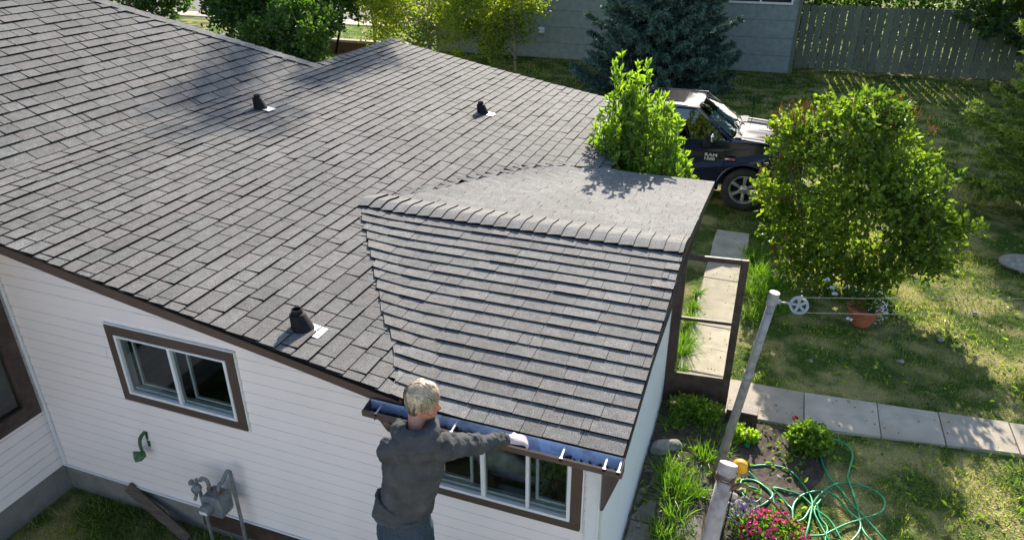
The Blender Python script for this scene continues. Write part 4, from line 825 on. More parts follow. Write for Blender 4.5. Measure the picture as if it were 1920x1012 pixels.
m = MB(); m.lathe([(.0,.0),(.03,0),(.035,.05),(.03,.05),(.025,.01)], (1.06, 3.1, .02), n=14); tag(m.build('plastic_cup', M['hose'], org=(1.06,3.1,0)), 'small green plastic cup near the leaning grey pole', 'cup')
# leaning plank by the foundation
m = MB(); m.bar((-4.80, -.05, .33), (-4.0, -.18, .02), .10, .035, (0, -.8, .6)); tag(bevel(m.build('plank', M['timber'], org=(-4.7, -.2, 0)), .004), 'weathered brown plank leaning on the foundation left of the meter', 'plank')
# ------------------------------------------------------------------ poles, line, hose
t = thing('clothesline_pole', 'thin grey metal pole leaning beside the door with a pulley at its top', 'pole', (.77, 2.5, 0))
m = MB(); m.tube([(.76, 2.5, -.1), (.93, 2.5, 1.35), (.945, 2.5, 1.5), (1.025, 2.5, 2.20)], [.045, .045, .041, .04], 14); m.build('pipe', M['pole'], t, smooth=True)
m = MB(); m.tube([(1.022, 2.5, 2.20), (1.037, 2.5, 2.33)], .05, 16); bevel(m.build('cap', M['pole'], t), .004)
m = MB(); m.tube([(1.03, 2.5, 2.24), (1.10, 2.5, 2.235)], .022, 8); m.tube([(1.10, 2.5, 2.235), (1.16, 2.5, 2.24)], .009, 6); m.build('bracket', M['pole'], t, smooth=True); m = MB(); m.tube([(.925, 2.5, 1.33), (.935, 2.5, 1.40)], .052, 12); m.build('collar', M['pole'], t, smooth=True)
PC = V(1.265, 2.5, 2.235)
t = thing('pulley', 'round metal clothesline pulley wheel with spoke holes hooked to the grey pole', 'pulley', tuple(PC))
m = MB(); ax = unit(V(-.15, -.75, .62)); e1 = unit(np.cross(ax, V(0,0,1))); e2 = np.cross(ax, e1)
def ringpts(r, h, n=40): return [PC+ax*h+(e1*math.cos(2*math.pi*j/n)+e2*math.sin(2*math.pi*j/n))*r for j in range(n)]
n = 40; prof = [(.062, -.01), (.086, -.014), (.075, 0), (.086, .014), (.062, .01), (.062, -.01)]
vs_ = [p for r, h in prof for p in ringpts(r, h)]; m.add(vs_, [(i*n+j, i*n+(j+1)%n, (i+1)*n+(j+1)%n, (i+1)*n+j) for i in range(len(prof)-1) for j in range(n)])
for j in range(5): a = j*2*math.pi/5; d = e1*math.cos(a)+e2*math.sin(a); m.bar(PC+d*.012, PC+d*.066, .022, .012, tuple(ax))
m.tube([PC-ax*.02, PC+ax*.02], .02, 12); m.build('wheel', M['alum'], t)
m = MB(); 
for s_ in (-1, 1): m.bar(tuple(PC+ax*.022*s_+V(.0,0,0)), tuple(V(1.155, 2.5, 2.24)+ax*.008*s_), .018, .004, tuple(ax))
m.bar(tuple(PC+ax*.022), tuple(PC+ax*.022+V(.01,0,.10)), .016, .004, tuple(ax)); m.build('yoke', M['alum'], t)
m = MB()
for p, q in (((1.25, 2.5, 2.315), (6.2, 4.35, 2.36)), ((1.26, 2.5, 2.155), (6.2, 4.35, 2.17))):
    p, q = V(*p), V(*q); m.tube([p+(q-p)*u-V(0,0,.05)*4*u*(1-u) for u in np.linspace(0, 1, 12)], .0026, 5)
tag(m.build('clothesline', mat('line', (.2,.19,.16), .8)), 'thin pale double clothesline running from the pulley to the right', 'clothesline')
t = thing('post', 'thick pale rusty post in the foreground with wire wrapped round its top', 'post', (.79, -.05, 0))
m = MB(); m.tube([(.70, -.75, -.1), (.765, -.45, 1.2), (.815, -.15, 1.95), (.84, -.0, 2.24)], [.062, .060, .056, .054], 18); m.build('pipe', M['pole2'], t, smooth=True)
m = MB(); m.tube([(.838, -.015, 2.22), (.845, .018, 2.29)], [.062, .06], 20); bevel(m.build('cap', M['pole2'], t), .004)
m = MB()
for k in range(4):
    c = V(.836, -.02, 2.225-.016*k); m.tube([c+V(.062*math.cos(a), .062*math.sin(a), .008*math.sin(a*2+k)) for a in np.linspace(0, 6.283, 18)], .0045, 5)
m.tube([(.80,-.07,2.17),(.84,-.08,2.15),(.90,-.05,2.16),(.94,-.02,2.17)], .016, 7); m.build('wire_wrap', M['rust'], t)
m = MB(); m.tube([(.895,-.05,2.14), (.885,-.12,1.9), (.86,-.22,1.7), (.82,-.35,1.4), (.74,-.7,.6)], .005, 5); m.build('cable', M['black'], t)
m = MB(); C0 = V(.92, .08, 2.235); m.lathe([(.0,.035),(.035,.033),(.048,.02),(.048,-.02),(.035,-.033),(0,-.035)], C0, 'y', 20); m.tube([C0+V(0,-.04,0), C0+V(0,.04,0)], .012, 8); tag(m.build('yellow_reel', M['yellow'], org=tuple(C0), smooth=True), 'round yellow plastic reel hanging behind the top of the rusty post', 'reel')
m = MB(); m.tube([(.94,-.02,2.17), (1.2, .65, 1.5), (1.58, 1.85, .15)], [.007,.009,.008], 6); m.tube([(1.50,1.72,.30),(1.58,1.85,.15)], .018, 7)
tag(m.build('guy_wire', M['rust'], org=(.94,-.02,2.17)), 'dark rusty guy rod slanting from the rusty post down to the hose', 'rod')
H = [[(1.11,2.76),(1.29,2.84),(1.47,2.85),(1.6,2.75),(1.71,2.59),(1.76,2.42),(1.74,2.19),(1.71,1.98),(1.67,1.82),(1.60,1.7),(1.57,1.85),(1.57,2.19),(1.52,2.3),(1.44,2.4),(1.37,2.49),(1.52,2.49),(1.66,2.48),(1.79,2.33),(1.93,2.2),(2.02,1.98),(2.1,1.8)],
 [(1.11,2.65),(1.21,2.55),(1.33,2.45),(1.37,2.37),(1.3,2.22),(1.2,2.12),(1.14,2.02),(1.18,1.93),(1.33,1.94),(1.4,2.04),(1.4,2.19),(1.36,2.37),(1.28,2.47),(1.17,2.55),(1.05,2.5),(1.05,2.36),(1.1,2.24),(1.21,2.23),(1.26,2.32),(1.21,2.41),(1.12,2.41)],
 [(2.5,1.9),(2.29,2.07),(2.22,2.25),(2.2,2.48),(2.16,2.72),(2.12,2.91),(2.15,3.09),(2.19,3.34),(2.13,3.49),(2.0,3.53),(1.9,3.47),(1.85,3.3),(1.87,3.06),(1.94,2.84),(2.06,2.69),(2.16,2.5),(2.27,2.35),(2.41,2.13),(2.55,1.95)],
 [(1.73,1.93),(1.86,1.98),(1.94,2.06),(2.09,2.23),(2.27,2.37),(2.43,2.52),(2.46,2.7),(2.36,2.83),(2.17,2.86),(1.98,2.76),(1.83,2.54),(1.75,2.35),(1.68,2.15),(1.59,2.08),(1.57,2.22),(1.6,2.38),(1.69,2.52),(1.85,2.61),(2.0,2.57),(2.11,2.42),(2.21,2.3),(2.19,2.14),(2.11,1.98)],
 [(1.85,2.5),(1.78,2.3),(1.84,2.1),(1.9,1.95),(1.98,1.8)], [(1.80,2.4),(1.84,2.22),(1.9,2.1),(1.88,1.9),(1.95,1.75)]]
def smoothline(P, k=8):
    P = [V(*p) for p in P]; out = []
    for i in range(len(P)-1):
        p0, p1, p2, p3 = P[max(i-1,0)], P[i], P[i+1], P[min(i+2, len(P)-1)]
        for j in range(k):
            u = j/k; out.append(.5*((2*p1)+(-p0+p2)*u+(2*p0-5*p1+4*p2-p3)*u*u+(-p0+3*p1-3*p2+p3)*u**3))
    return out+[P[-1]]
m = MB()
for i, h in enumerate(H):
    q = smoothline([(x, y, .018+.006*((i*3+k) % 4)) for k, (x, y) in enumerate(h)]); m.tube(q, .012, 8)
tag(m.build('garden_hose', M['hose'], smooth=True), 'tangled loops of bright green garden hose on the lawn', 'hose')
# ------------------------------------------------------------------ gas meter and green bracket
g = thing('gas_meter', 'grey gas meter with regulator and pipes at the foot of the white wall', 'gas meter', (-3.5, -.2, 0))
m = MB(); a = [(-3.56,-.32,.80),(-3.33,-.32,.80),(-3.31,-.32,.86),(-3.31,-.32,1.02),(-3.35,-.32,1.07),(-3.54,-.32,1.07),(-3.58,-.32,1.02),(-3.58,-.32,.86)]; m.prism(a, (0, .19, 0)); bevel(m.build('body', M['grey_paint'], g), .018, 3)
m = MB(); m.lathe([(0,-.07),(.06,-.07),(.07,-.055),(.072,0)], (-3.49,-.325,.92), 'y', 20); m.build('index_housing', M['grey_paint'], g, smooth=True)
m = MB(); m.box((-3.55,-.402,.885),(-3.45,-.396,.925)); m.build('dial_plate', M['white'], g); m = MB(); m.box((-3.57,-.33,.825),(-3.49,-.321,.86)); m.build('data_plate', M['white'], g)
m = MB()
m.tube(smoothline([(-3.39,-.22,1.06),(-3.39,-.22,1.13),(-3.385,-.2,1.17),(-3.36,-.17,1.20),(-3.32,-.13,1.30),(-3.31,-.12,1.315),(-3.285,-.115,1.30),(-3.28,-.115,1.2),(-3.28,-.115,.2)], 4), .021, 10)
m.tube(smoothline([(-3.52,-.22,1.06),(-3.52,-.22,1.16),(-3.53,-.22,1.20),(-3.57,-.22,1.215),(-3.61,-.22,1.205),(-3.625,-.22,1.17)], 4), .021, 10)
m.tube([(-3.66,-.23,1.1),(-3.66,-.23,.0)], .019, 8); m.build('pipe', M['grey_paint'], g, smooth=True)
m = MB()
for p, q in (((-3.39,-.22,1.055),(-3.39,-.22,1.11)), ((-3.52,-.22,1.055),(-3.52,-.22,1.11))): m.tube([p, q], .03, 6)
m.build('union_nut', M['rust'], g)
m = MB(); m.lathe([(0,-.05),(.045,-.045),(.05,-.01),(.058,0),(.05,.01),(.035,.04),(0,.045)], (-3.645,-.27,1.10), 'y', 16); m.tube([(-3.62,-.25,1.12),(-3.70,-.27,1.155)], .022, 8); m.lathe([(0,.02),(.032,.015),(.034,-.01),(.02,-.02)], (-3.71,-.27,1.165), 'x', 12); m.tube([(-3.64,-.3,1.04),(-3.65,-.33,.985)], .018, 8); m.tube([(-3.66,-.24,1.14),(-3.66,-.24,1.2)], .018, 8); m.build('regulator', M['grey_paint'], g, smooth=True)
g.scale = (.82, .82, .85); g.location.z -= .06
t = thing('hose_hanger', 'green painted metal hanger bracket fixed on the white wall', 'bracket', (-4.39, -.02, .95))
m = MB(); pts = [(-4.385,-.004,1.12),(-4.385,-.05,1.115),(-4.385,-.085,1.09),(-4.385,-.10,1.04),(-4.385,-.10,.98),(-4.385,-.09,.93)]
for p, q in zip(pts[:-1], pts[1:]): m.add([(p[0]-.022,p[1],p[2]),(p[0]+.022,p[1],p[2]),(q[0]+.022,q[1],q[2]),(q[0]-.022,q[1],q[2]),(p[0]-.022,p[1]-.004,p[2]-.004),(p[0]+.022,p[1]-.004,p[2]-.004),(q[0]+.022,q[1]-.004,q[2]-.004),(q[0]-.022,q[1]-.004,q[2]-.004)], [(0,1,2,3),(7,6,5,4),(0,4,5,1),(1,5,6,2),(3,2,6,7),(0,3,7,4)])
m.build('arm', M['green_metal'], t)
m = MB(); m.prism([(-4.36,-.09,.95),(-4.36,-.09,.90),(-4.40,-.12,.855),(-4.45,-.15,.85),(-4.46,-.15,.90),(-4.455,-.14,.965)], (.012, -.010, .0)); m.box((-4.40,-.012,.94),(-4.37,-.001,1.13)); m.build('plate', M['green_metal'], t)
# things behind the lower window
m = MB()
for c, r in (((-1.05,.42,1.55),(.24,.16,.10)),((-.92,.36,1.5),(.2,.12,.07)),((-1.2,.40,1.62),(.12,.12,.12)),((-.72,.35,1.45),(.15,.1,.05))): m.tube([V(*c)+V(r[0]*math.sin(a),0,0) for a in np.linspace(-1.4,1.4,9)], [r[2]*math.cos(a)+.01 for a in np.linspace(-1.4,1.4,9)], 12, side=(0,1,0), r2=[r[1]*math.cos(a)+.01 for a in np.linspace(-1.4,1.4,9)])
o = m.build('folded_blanket', M['blanket'], org=(-1.0,.4,1.45)); remesh(o, .015, 3, (.03,.08)); tag(o, 'crumpled beige blanket seen through the lower window', 'blanket')
m = MB(); m.box((-1.95,.15,1.5),(-1.45,.45,1.88)); tag(bevel(m.build('basket', M['redbox'], org=(-1.7,.3,1.5)), .02), 'red patterned basket behind the glass at the man elbow', 'basket')
hp = thing('house_plant', 'dark leafy plant behind the right pane of the lower window', 'plant', (-.42,.35,1.4)); m = MB(); crown(m, [((-.42,.32,1.65),(.2,.15,.25))], 60, 6, .07, .05, .1, (.1,.7)); m.build('leaves', LEAF['bush'], hp); m = MB(); m.lathe([(0,0),(.08,0),(.1,.14),(.0,.14)], (-.42,.35,1.38), n=14); m.build('pot', M['terra'], hp)
m = MB(); m.box((-2.4,.14,1.30),(-.1,.9,1.385)); m.build('window_shelf', M['brown_old'], house)
# ------------------------------------------------------------------ pickup truck
TY0, TY1 = 10.40, 12.38
tr = thing('pickup_truck', 'dark blue black pickup truck parked on the grass between the young tree and the lilac', 'pickup truck', (-1.5, 11.4, 0))
def arch(cx, r, z0, n=14): return [(cx+r*math.cos(a), .45+r*math.sin(a)) for a in np.linspace(math.pi+.1, -.1, n)]
prof = [(-4.4,.55)] + arch(-3.14,.52,0) + arch(.43,.52,0) + [(1.38,.50),(1.46,.62),(1.46,1.0),(1.40,1.25),(1.25,1.36),(.6,1.43),(.05,1.47),(-.05,1.40),(-2.58,1.38),(-2.62,1.36),(-4.38,1.40),(-4.42,1.3)]
prof = [prof[0]] + [(-3.7,.5)] + prof[1:15] + [(-2.5,.42),(-.2,.42)] + prof[15:]
bm = bmesh.new(); 
def addprof(bm, prof, y0, y1):
    a = [bm.verts.new((x, y0, z)) for x, z in prof]; b = [bm.verts.new((x, y1, z)) for x, z in prof]; n = len(prof)
    bm.faces.new(a); bm.faces.new(b[::-1])
    for i in range(n): bm.faces.new((a[(i+1)%n], a[i], b[i], b[(i+1)%n]))
addprof(bm, prof, TY0, TY1)
for v in bm.verts:      # tumblehome and rounded nose
    k = max(0, (v.co.z-1.0)/.47)**1.3*.10
    if v.co.x > .9: k += (v.co.x-.9)**2*.35
    v.co.y += k if v.co.y < 11.4 else -k
    v.co -= Vector((-1.5, 11.4, 0))
bmesh.ops.recalc_face_normals(bm, faces=bm.faces)
me = bpy.data.meshes.new('body'); bm.to_mesh(me); bm.free(); me.materials.append(M['paint']); body = bpy.data.objects.new('body', me); COL.objects.link(body); body.parent = tr; body['_o'] = (-1.5, 11.4, 0)
bevel(body, .045, 4)
# cab: tapered greenhouse
ZB0, ZT = 1.37, 1.96
base = [(.10, TY0+.06), (.10, TY1-.06), (-2.0, TY1-.06), (-2.0, TY0+.06)]; topq = [(-.72, TY0+.26), (-.72, TY1-.26), (-1.85, TY1-.26), (-1.85, TY0+.26)]
def dome(name, x0, x1, y0, y1, z, hgt, taper, pw=4, bul=0, n=22):
    m = MB(); P = []
    for j in range(n+1):
        v = -1+2*j/n
        for i in range(n+1):
            u = -1+2*i/n; hw = (y1-y0)/2*(1-taper*(u+1)/2); e = (1-abs(u)**pw)*(1-abs(v)**pw)
            x = (x0+x1)/2+(x1-x0)/2*u+.05*(1-v*v)*(1 if u > 0 else 0)*u; P.append((x, (y0+y1)/2+hw*v, z(x)+hgt*e**.5+bul*math.exp(-(v/.45)**6)*e))
    m.add(P, [(j*(n+1)+i, j*(n+1)+i+1, (j+1)*(n+1)+i+1, (j+1)*(n+1)+i) for j in range(n) for i in range(n)]); return m.build(name, M['paint'], tr, smooth=True)
dome('roof', -1.92, -.60, TY0+.22, TY1-.22, lambda x: ZT-.035, .075, .02)
m = MB(); m.prism([(-.95,TY0+.5,ZT+.034),(-.95,TY1-.5,ZT+.034),(-1.6,TY1-.5,ZT+.034),(-1.6,TY0+.5,ZT+.034)], (0,0,.01)); m.build('sunroof', mat('sunroof', (.01,.01,.012), .08), tr)
dome('hood', .10, 1.38, TY0+.12, TY1-.12, lambda x: 1.45-.07*max(0, x-.1), .035, .12, 6, .035)
m = MB()
def pil(a, b, w0=.07): m.bar((*a[0:2], a[2]), (*b[0:2], b[2]), w0, .05, (0,1,0))
A0 = V(.06, TY0+.09, ZB0+.05); A1 = V(-.66, TY0+.27, ZT)
for sgn, yy in ((1, None), (-1, None)):
    fy = (lambda y: y) if sgn == 1 else (lambda y: TY0+TY1-y)
    m.bar((.08, fy(TY0+.10), ZB0+.03), (-.66, fy(TY0+.27), ZT-.005), .06, .07, (0,1,0)); m.bar((-1.18, fy(TY0+.09), ZB0), (-1.16, fy(TY0+.26), ZT-.01), .05, .10, (0,1,0)); m.bar((-1.95, fy(TY0+.09), ZB0), (-1.83, fy(TY0+.26), ZT-.01), .06, .3, (0,1,0))
    m.bar((-.6, fy(TY0+.265), ZT-.012), (-1.88, fy(TY0+.265), ZT-.012), .05, .06, (0,1,0))
m.bar((.10, TY0+.1, ZB0+.06), (.10, TY1-.1, ZB0+.06), .06, .06); m.bar((-1.95, TY0+.1, ZB0+.3), (-1.95, TY1-.1, ZB0+.3), .06, .7)
bevel(m.build('pillars', M['paint'], tr), .015, 2)
m = MB()
n = 8; g0 = [V(.12-.0*abs(u-.5), TY0+.12+(TY1-TY0-.24)*u, ZB0+.085)+V(.10*math.sin(math.pi*u),0,.0) for u in np.linspace(0,1,n)]; g1 = [V(-.64, TY0+.29+(TY1-TY0-.58)*u, ZT-.005)+V(.04*math.sin(math.pi*u),0,.008) for u in np.linspace(0,1,n)]
m.add(g0+g1, [(i,i+1,n+i+1,n+i) for i in range(n-1)]); m.build('windshield', M['wsglass'], tr, smooth=True)
for fy in (lambda y: y, lambda y: TY0+TY1-y):
    for q in ([(.0, ZB0, .085), (-1.15, ZB0, .085), (-1.14, ZT-.02, .25), (-.62, ZT-.02, .25)], [(-1.2, ZB0, .085), (-1.9, ZB0, .085), (-1.82, ZT-.02, .25), (-1.18, ZT-.02, .25)]):
        m = MB(); m.add([(x, fy(TY0+dy), z) for x, z, dy in q], [(0,1,2,3)]); m.build('side_glass', M['tint'], tr)

m = MB(); m.prism([(.05,TY0+.18,ZB0+.07),(.05,TY1-.18,ZB0+.07),(-.22,TY1-.25,ZB0+.09),(-.22,TY0+.25,ZB0+.09)], (0,0,.05)); m.box((-.95,TY0+.3,1.0),(-.45,TY0+.85,1.35)); m.box((-1.1,TY0+.3,1.0),(-.92,TY0+.85,1.75)); m.box((-1.1,TY1-.85,1.0),(-.92,TY1-.3,1.75)); m.box((-.95,TY1-.85,1.0),(-.45,TY1-.3,1.35)); m.box((-1.85,TY0+.2,.95),(-1.15,TY1-.2,1.6)); bevel(m.build('interior', M['interior'], tr), .03, 2)
m = MB(); m.add([(.04,TY0+.22,ZB0+.10),(.02,TY0+.92,ZB0+.12),(-.38,TY0+.95,ZB0+.40),(-.42,TY0+.36,ZB0+.42)], [(0,1,2,3)]); m.add([(.05,TY0+1.0,ZB0+.11),(.03,TY1-.25,ZB0+.12),(-.36,TY1-.4,ZB0+.38),(-.34,TY0+1.03,ZB0+.37)], [(0,1,2,3)]); m.build('sun_visor', M['shade'], tr)
m = MB(); m.bar((.19,TY0+.12,ZB0+.095), (.22,TY1-.12,ZB0+.095), .12, .03); m.tube([(.24,TY0+.3,ZB0+.12),(.05,TY0+.85,ZB0+.18)], .012, 5); m.tube([(.26,TY0+1.0,ZB0+.12),(.08,TY0+1.5,ZB0+.18)], .012, 5); m.build('wiper_cowl', M['black'], tr)
m = MB(); m.tube([(.35,TY1-.18,1.42),(.33,TY1-.18,1.95)], .006, 5); m.build('antenna', M['black'], tr)
m = MB(); m.box((-.43,TY0-.22,1.32),(-.27,TY0-.02,1.56)); o = m.build('mirror', M['black'], tr); bevel(o, .04, 3); m2 = MB(); m2.box((-.31,TY0-.225,1.42),(-.245,TY0-.015,1.575)); bevel(m2.build('mirror_cap', M['chrome'], o), .03, 3); m2 = MB(); m2.bar((-.33,TY0-.02,1.38),(-.30,TY0+.10,1.37),.09,.07); m2.build('mirror_arm', M['black'], o)
def panel_lines():
    m = MB(); y = TY0-.0015
    for p, q in (((-.02,.55),(-.02,1.36)),((-1.17,.55),(-1.17,1.36)),((-2.45,.6),(-2.45,1.36)),((-2.6,.55),(-2.6,1.36)),((-.02,.52),(-2.45,.52))): m.bar((p[0],y+.001,p[1]),(q[0],y+.001,q[1]),.008,.006,(0,1,0))
    m.build('door_seam', M['black'], tr)
    m = MB(); m.bar((-1.0,y-.025,1.2),(-.8,y-.025,1.2),.035,.02,(0,1,0)); m.bar((-2.2,y-.025,1.2),(-2.0,y-.025,1.2),.035,.02,(0,1,0)); bevel(m.build('door_handle', M['paint'], tr), .008)
panel_lines()
for cx in (.43, -3.14):
    m = MB(); m.tube([(cx+.535*math.cos(a), TY0+.02, .45+.535*math.sin(a)) for a in np.linspace(-.05, math.pi+.05, 20)], .035, 8, side=(0,1,0)); m.build('wheel_arch_trim', M['paint'], tr, smooth=True)
m = MB(); m.box((-4.3,TY0+.1,.5),(1.3,TY1-.1,.7)); m.box((-4.4,TY0+.35,.7),(1.2,TY1-.35,1.0)); m.build('chassis', M['black'], tr)
m = MB(); m.box((1.44,TY0+.25,.78),(1.49,TY1-.25,1.12)); m.bar((1.5,TY0+.15,.58),(1.5,TY1-.15,.58),.16,.2); bevel(m.build('grille_bumper', M['chrome'], tr), .02)
for fy in (TY0+.3, TY1-.3): m = MB(); m.box((1.38,fy-.17,.92),(1.47,fy+.17,1.12)); bevel(m.build('headlight', mat('lamp_lens', (.6,.62,.65), .1), tr), .02)
def wheel(cx, yo, out):
    m = MB(); c = (cx, yo, .45); s_ = out
    m.lathe([(.27, s_*.03), (.31, s_*-.0), (.40, s_*.0), (.43, s_*.03), (.435, s_*.13), (.43, s_*.24), (.40, s_*.27), (.27, s_*.24)], c, 'y', 40)
    w_ = m.build('wheel', M['tyre'], tr, smooth=True); m = MB()
    for j in range(44):
        a = j*2*math.pi/44; m.bar((cx+.437*math.cos(a), yo+s_*.04, .45+.437*math.sin(a)), (cx+.437*math.cos(a+.04), yo+s_*.12, .45+.437*math.sin(a+.04)), .03, .012, (math.cos(a),0,math.sin(a)))
    m.build('tread', M['tyre'], w_)
    m = MB(); m.lathe([(.285, s_*.03), (.29, s_*.015), (.275, s_*.01), (.255, s_*.04), (.25, s_*.2)], c, 'y', 40)
    for j in range(6):
        a = j*math.pi/3+math.pi/2
        for da in (-.13, .13):
            P = lambda r, dd, h: (cx+r*math.cos(a+dd), yo+s_*h, .45+r*math.sin(a+dd))
            m.add([P(.06, -.35, .035), P(.06, .35, .035), P(.262, .15+da*.2, .02), P(.262, -.15+da*.2, .02), P(.06, -.35, .08), P(.06, .35, .08), P(.262, .15, .07), P(.262, -.15, .07)], [(0,1,2,3),(0,4,5,1),(1,5,6,2),(2,6,7,3),(3,7,4,0)]); break
    m.lathe([(0, s_*.015), (.045, s_*.018), (.06, s_*.03), (.10, s_*.045)], c, 'y', 24); r_ = m.build('rim', M['rim'], w_); bevel(r_, .006)
    m = MB(); m.lathe([(0, s_*.10), (.25, s_*.10)], c, 'y', 24); m.build('brake', M['black'], w_)
wheel(.43, TY0+.02, 1); wheel(-3.14, TY0+.02, 1); wheel(.43, TY1-.02, -1); wheel(-3.14, TY1-.02, -1)
def text(s, size, loc, rot, mt, parent, name='lettering', ext_=.006, sx=1.0):
    cu = bpy.data.curves.new('t', 'FONT'); cu.body = s; cu.size = size; cu.extrude = ext_; cu.offset = size*.02; cu.space_character = 1.05
    o = bpy.data.objects.new('t', cu); COL.objects.link(o); dg = bpy.context.evaluated_depsgraph_get(); me = bpy.data.meshes.new_from_object(o.evaluated_get(dg)); bpy.data.objects.remove(o)
    o = bpy.data.objects.new(name, me); COL.objects.link(o); me.materials.clear(); me.materials.append(mt); o.parent = parent; o.location = Vector(loc)-Vector(parent['_o']); o.rotation_euler = rot; o.scale = (sx, 1, 1); o['_o'] = parent['_o']; return o
LM = mat('letter_silver', (.62,.63,.65), .3, metal=.3)
text('RAM', .088, (-.40, TY0-.004, 1.09), (math.pi/2, 0, 0), LM, tr, sx=1.35); text('1500', .078, (-.41, TY0-.004, 1.015), (math.pi/2, 0, 0), LM, tr, sx=1.35)
m = MB(); m.box((-.0,TY0-.01,1.055),(.08,TY0-.002,1.085)); m.build('badge', LM, tr); m = MB(); m.box((.085,TY0-.01,1.05),(.19,TY0-.002,1.09)); m.build('badge', M['redbox'], tr)
# ------------------------------------------------------------------ the man
PO = (-1.0, -1.12, 1.30); man = thing('person', 'grey haired man in dark grey hoodie reaching a gloved hand into the gutter', 'person', PO)
S = unit(V(.92, .39, 0)); Fd = V(-.39, .92, 0)
Hc = V(-.848, -.985, 3.056); HS = .88; hf = unit(V(.93, .33, -.14)); hs = unit(np.cross(hf, V(0,0,1))); hu = np.cross(hs, hf); hf, hs, hu = hf*HS, hs*HS, hu*HS
hipc = V(-.968, -1.105, 2.17); nk = V(-.862, -1.06, 2.90)
SR, ER, WR = V(-.705, -1.04, 2.835), V(-.585, -.80, 2.695), V(-.478, -.60, 2.605)
SL, EL, WL = V(-1.005, -1.16, 2.82), V(-1.125, -1.0, 2.60), V(-1.09, -.74, 2.56)
def ell(m, c, ax, rad, n=16, k=9):
    q = np.linalg.norm(ax[0]); rad = (rad[0], rad[1]*q, rad[2]*q)
    pts = [V(*c)+ax[0]*rad[0]*math.sin(a) for a in np.linspace(-1.53, 1.53, k)]; rr_ = [math.cos(a)*rad[1]+.0005 for a in np.linspace(-1.53, 1.53, k)]; r2_ = [math.cos(a)*rad[2]+.0005 for a in np.linspace(-1.53, 1.53, k)]
    m.tube(pts, rr_, n, side=tuple(ax[1]), r2=r2_)
m = MB()
ell(m, Hc+hu*.022-hf*.008, (hf, hs, hu), (.100, .078, .093)); ell(m, Hc-hu*.045+hf*.03, (hu, hs, hf), (.078, .057, .062)); ell(m, Hc-hu*.085+hf*.062, (hs, hf, hu), (.03, .026, .022))
m.tube([Hc+hf*.085+hu*.022, Hc+hf*.112-hu*.018, Hc+hf*.094-hu*.032], [.010, .0155, .011], 8); ell(m, Hc+hf*.088-hu*.056, (hs, hf, hu), (.024, .010, .008)); ell(m, Hc+hf*.086-hu*.072, (hs, hf, hu), (.022, .010, .008)); ell(m, Hc+hf*.084+hu*.034, (hs, hf, hu), (.05, .014, .010))
for q in (-1, 1):
    ell(m, Hc+hs*.079*q-hf*.012-hu*.008, (hu, hf, hs), (.033, .019, .011)); ell(m, Hc+hs*.048*q+hf*.062-hu*.02, (hs, hf, hu), (.022, .02, .02))
m.tube([Hc-hu*.05-hf*.035, nk+V(0,0,-.05)], [.050, .060], 14)
tz_ = [(hipc+V(0,0,-.06), .13, .095), (hipc+V(0,0,.03), .13, .095), ((hipc*.6+nk*.4), .13, .095), ((hipc*.3+nk*.7), .155, .105), (hipc*.12+nk*.88+V(0,0,0), .14, .09), (nk+V(0,0,-.02), .06, .06)]
m.tube([p for p, a, b in tz_], [a for p, a, b in tz_], 16, side=tuple(S), r2=[b for p, a, b in tz_])
for a, b, c in ((SR, ER, WR), (SL, EL, WL)): m.tube([a, (a+b)/2, b, (b+c)/2, c], [.055, .05, .042, .038, .028], 12)
HL, HR = hipc-S*.085+V(0,0,-.03), hipc+S*.085+V(0,0,-.03)
FL, FR = V(-1.10, -1.14, 1.37), V(-.91, -1.08, 1.37)
KL, KR = (HL+FL)/2+Fd*.03, (HR+FR)/2+Fd*.03
for a, b, c in ((HL, KL, FL), (HR, KR, FR)): m.tube([a, (a*.5+b*.5), b, b*.6+c*.4, c], [.078, .07, .05, .048, .032], 12)
o = m.build('body', M['skin'], man); remesh(o, .0065, 4)
m = MB(); q_ = [(hipc+V(.0,0,.145)+Fd*.0, .174, .130), (hipc+V(0,0,.21), .172, .128), (hipc*.72+nk*.28, .166, .124), (hipc*.5+nk*.5, .172, .125), (hipc*.3+nk*.7-Fd*.01, .186, .132), (hipc*.15+nk*.85, .176, .118), (hipc*.05+nk*.95, .125, .095), (nk+V(0,0,.01), .075, .075)]
m.tube([p for p, a, b in q_], [a for p, a, b in q_], 20, side=tuple(S), r2=[b for p, a, b in q_])
for a, b, c, sg in ((SR, ER, WR, 1), (SL, EL, WL, -1)):
    sh = a-S*.06*sg; kk = 1 if sg > 0 else .84; m.tube([sh, a, (a*.6+b*.4), (a*.2+b*.8), b, (b+c)/2, c-(c-b)*.06], [q*kk for q in (.072, .080, .069, .058, .055, .049, .042)], 14)
ell(m, nk-Fd*.08+V(0,0,-.005), (S, Fd, V(0,0,1)), (.145, .07, .06)); ell(m, nk-Fd*.105+V(0,0,-.075), (S, Fd, V(0,0,1)), (.10, .045, .07))
ar = [nk+S*math.sin(a)*.098-Fd*math.cos(a)*.095+V(0,0,.035-.010*math.cos(a)) for a in np.linspace(-2.2, 2.2, 13)]; m.tube(ar, [.030+.018*math.cos(a/2) for a in np.linspace(-2.2, 2.2, 13)], 10)
ring = [hipc+V(0,0,.155)+S*math.cos(a)*.172+Fd*math.sin(a)*.128 for a in np.linspace(0, 6.283, 25)]; m.tube(ring, .014, 8)
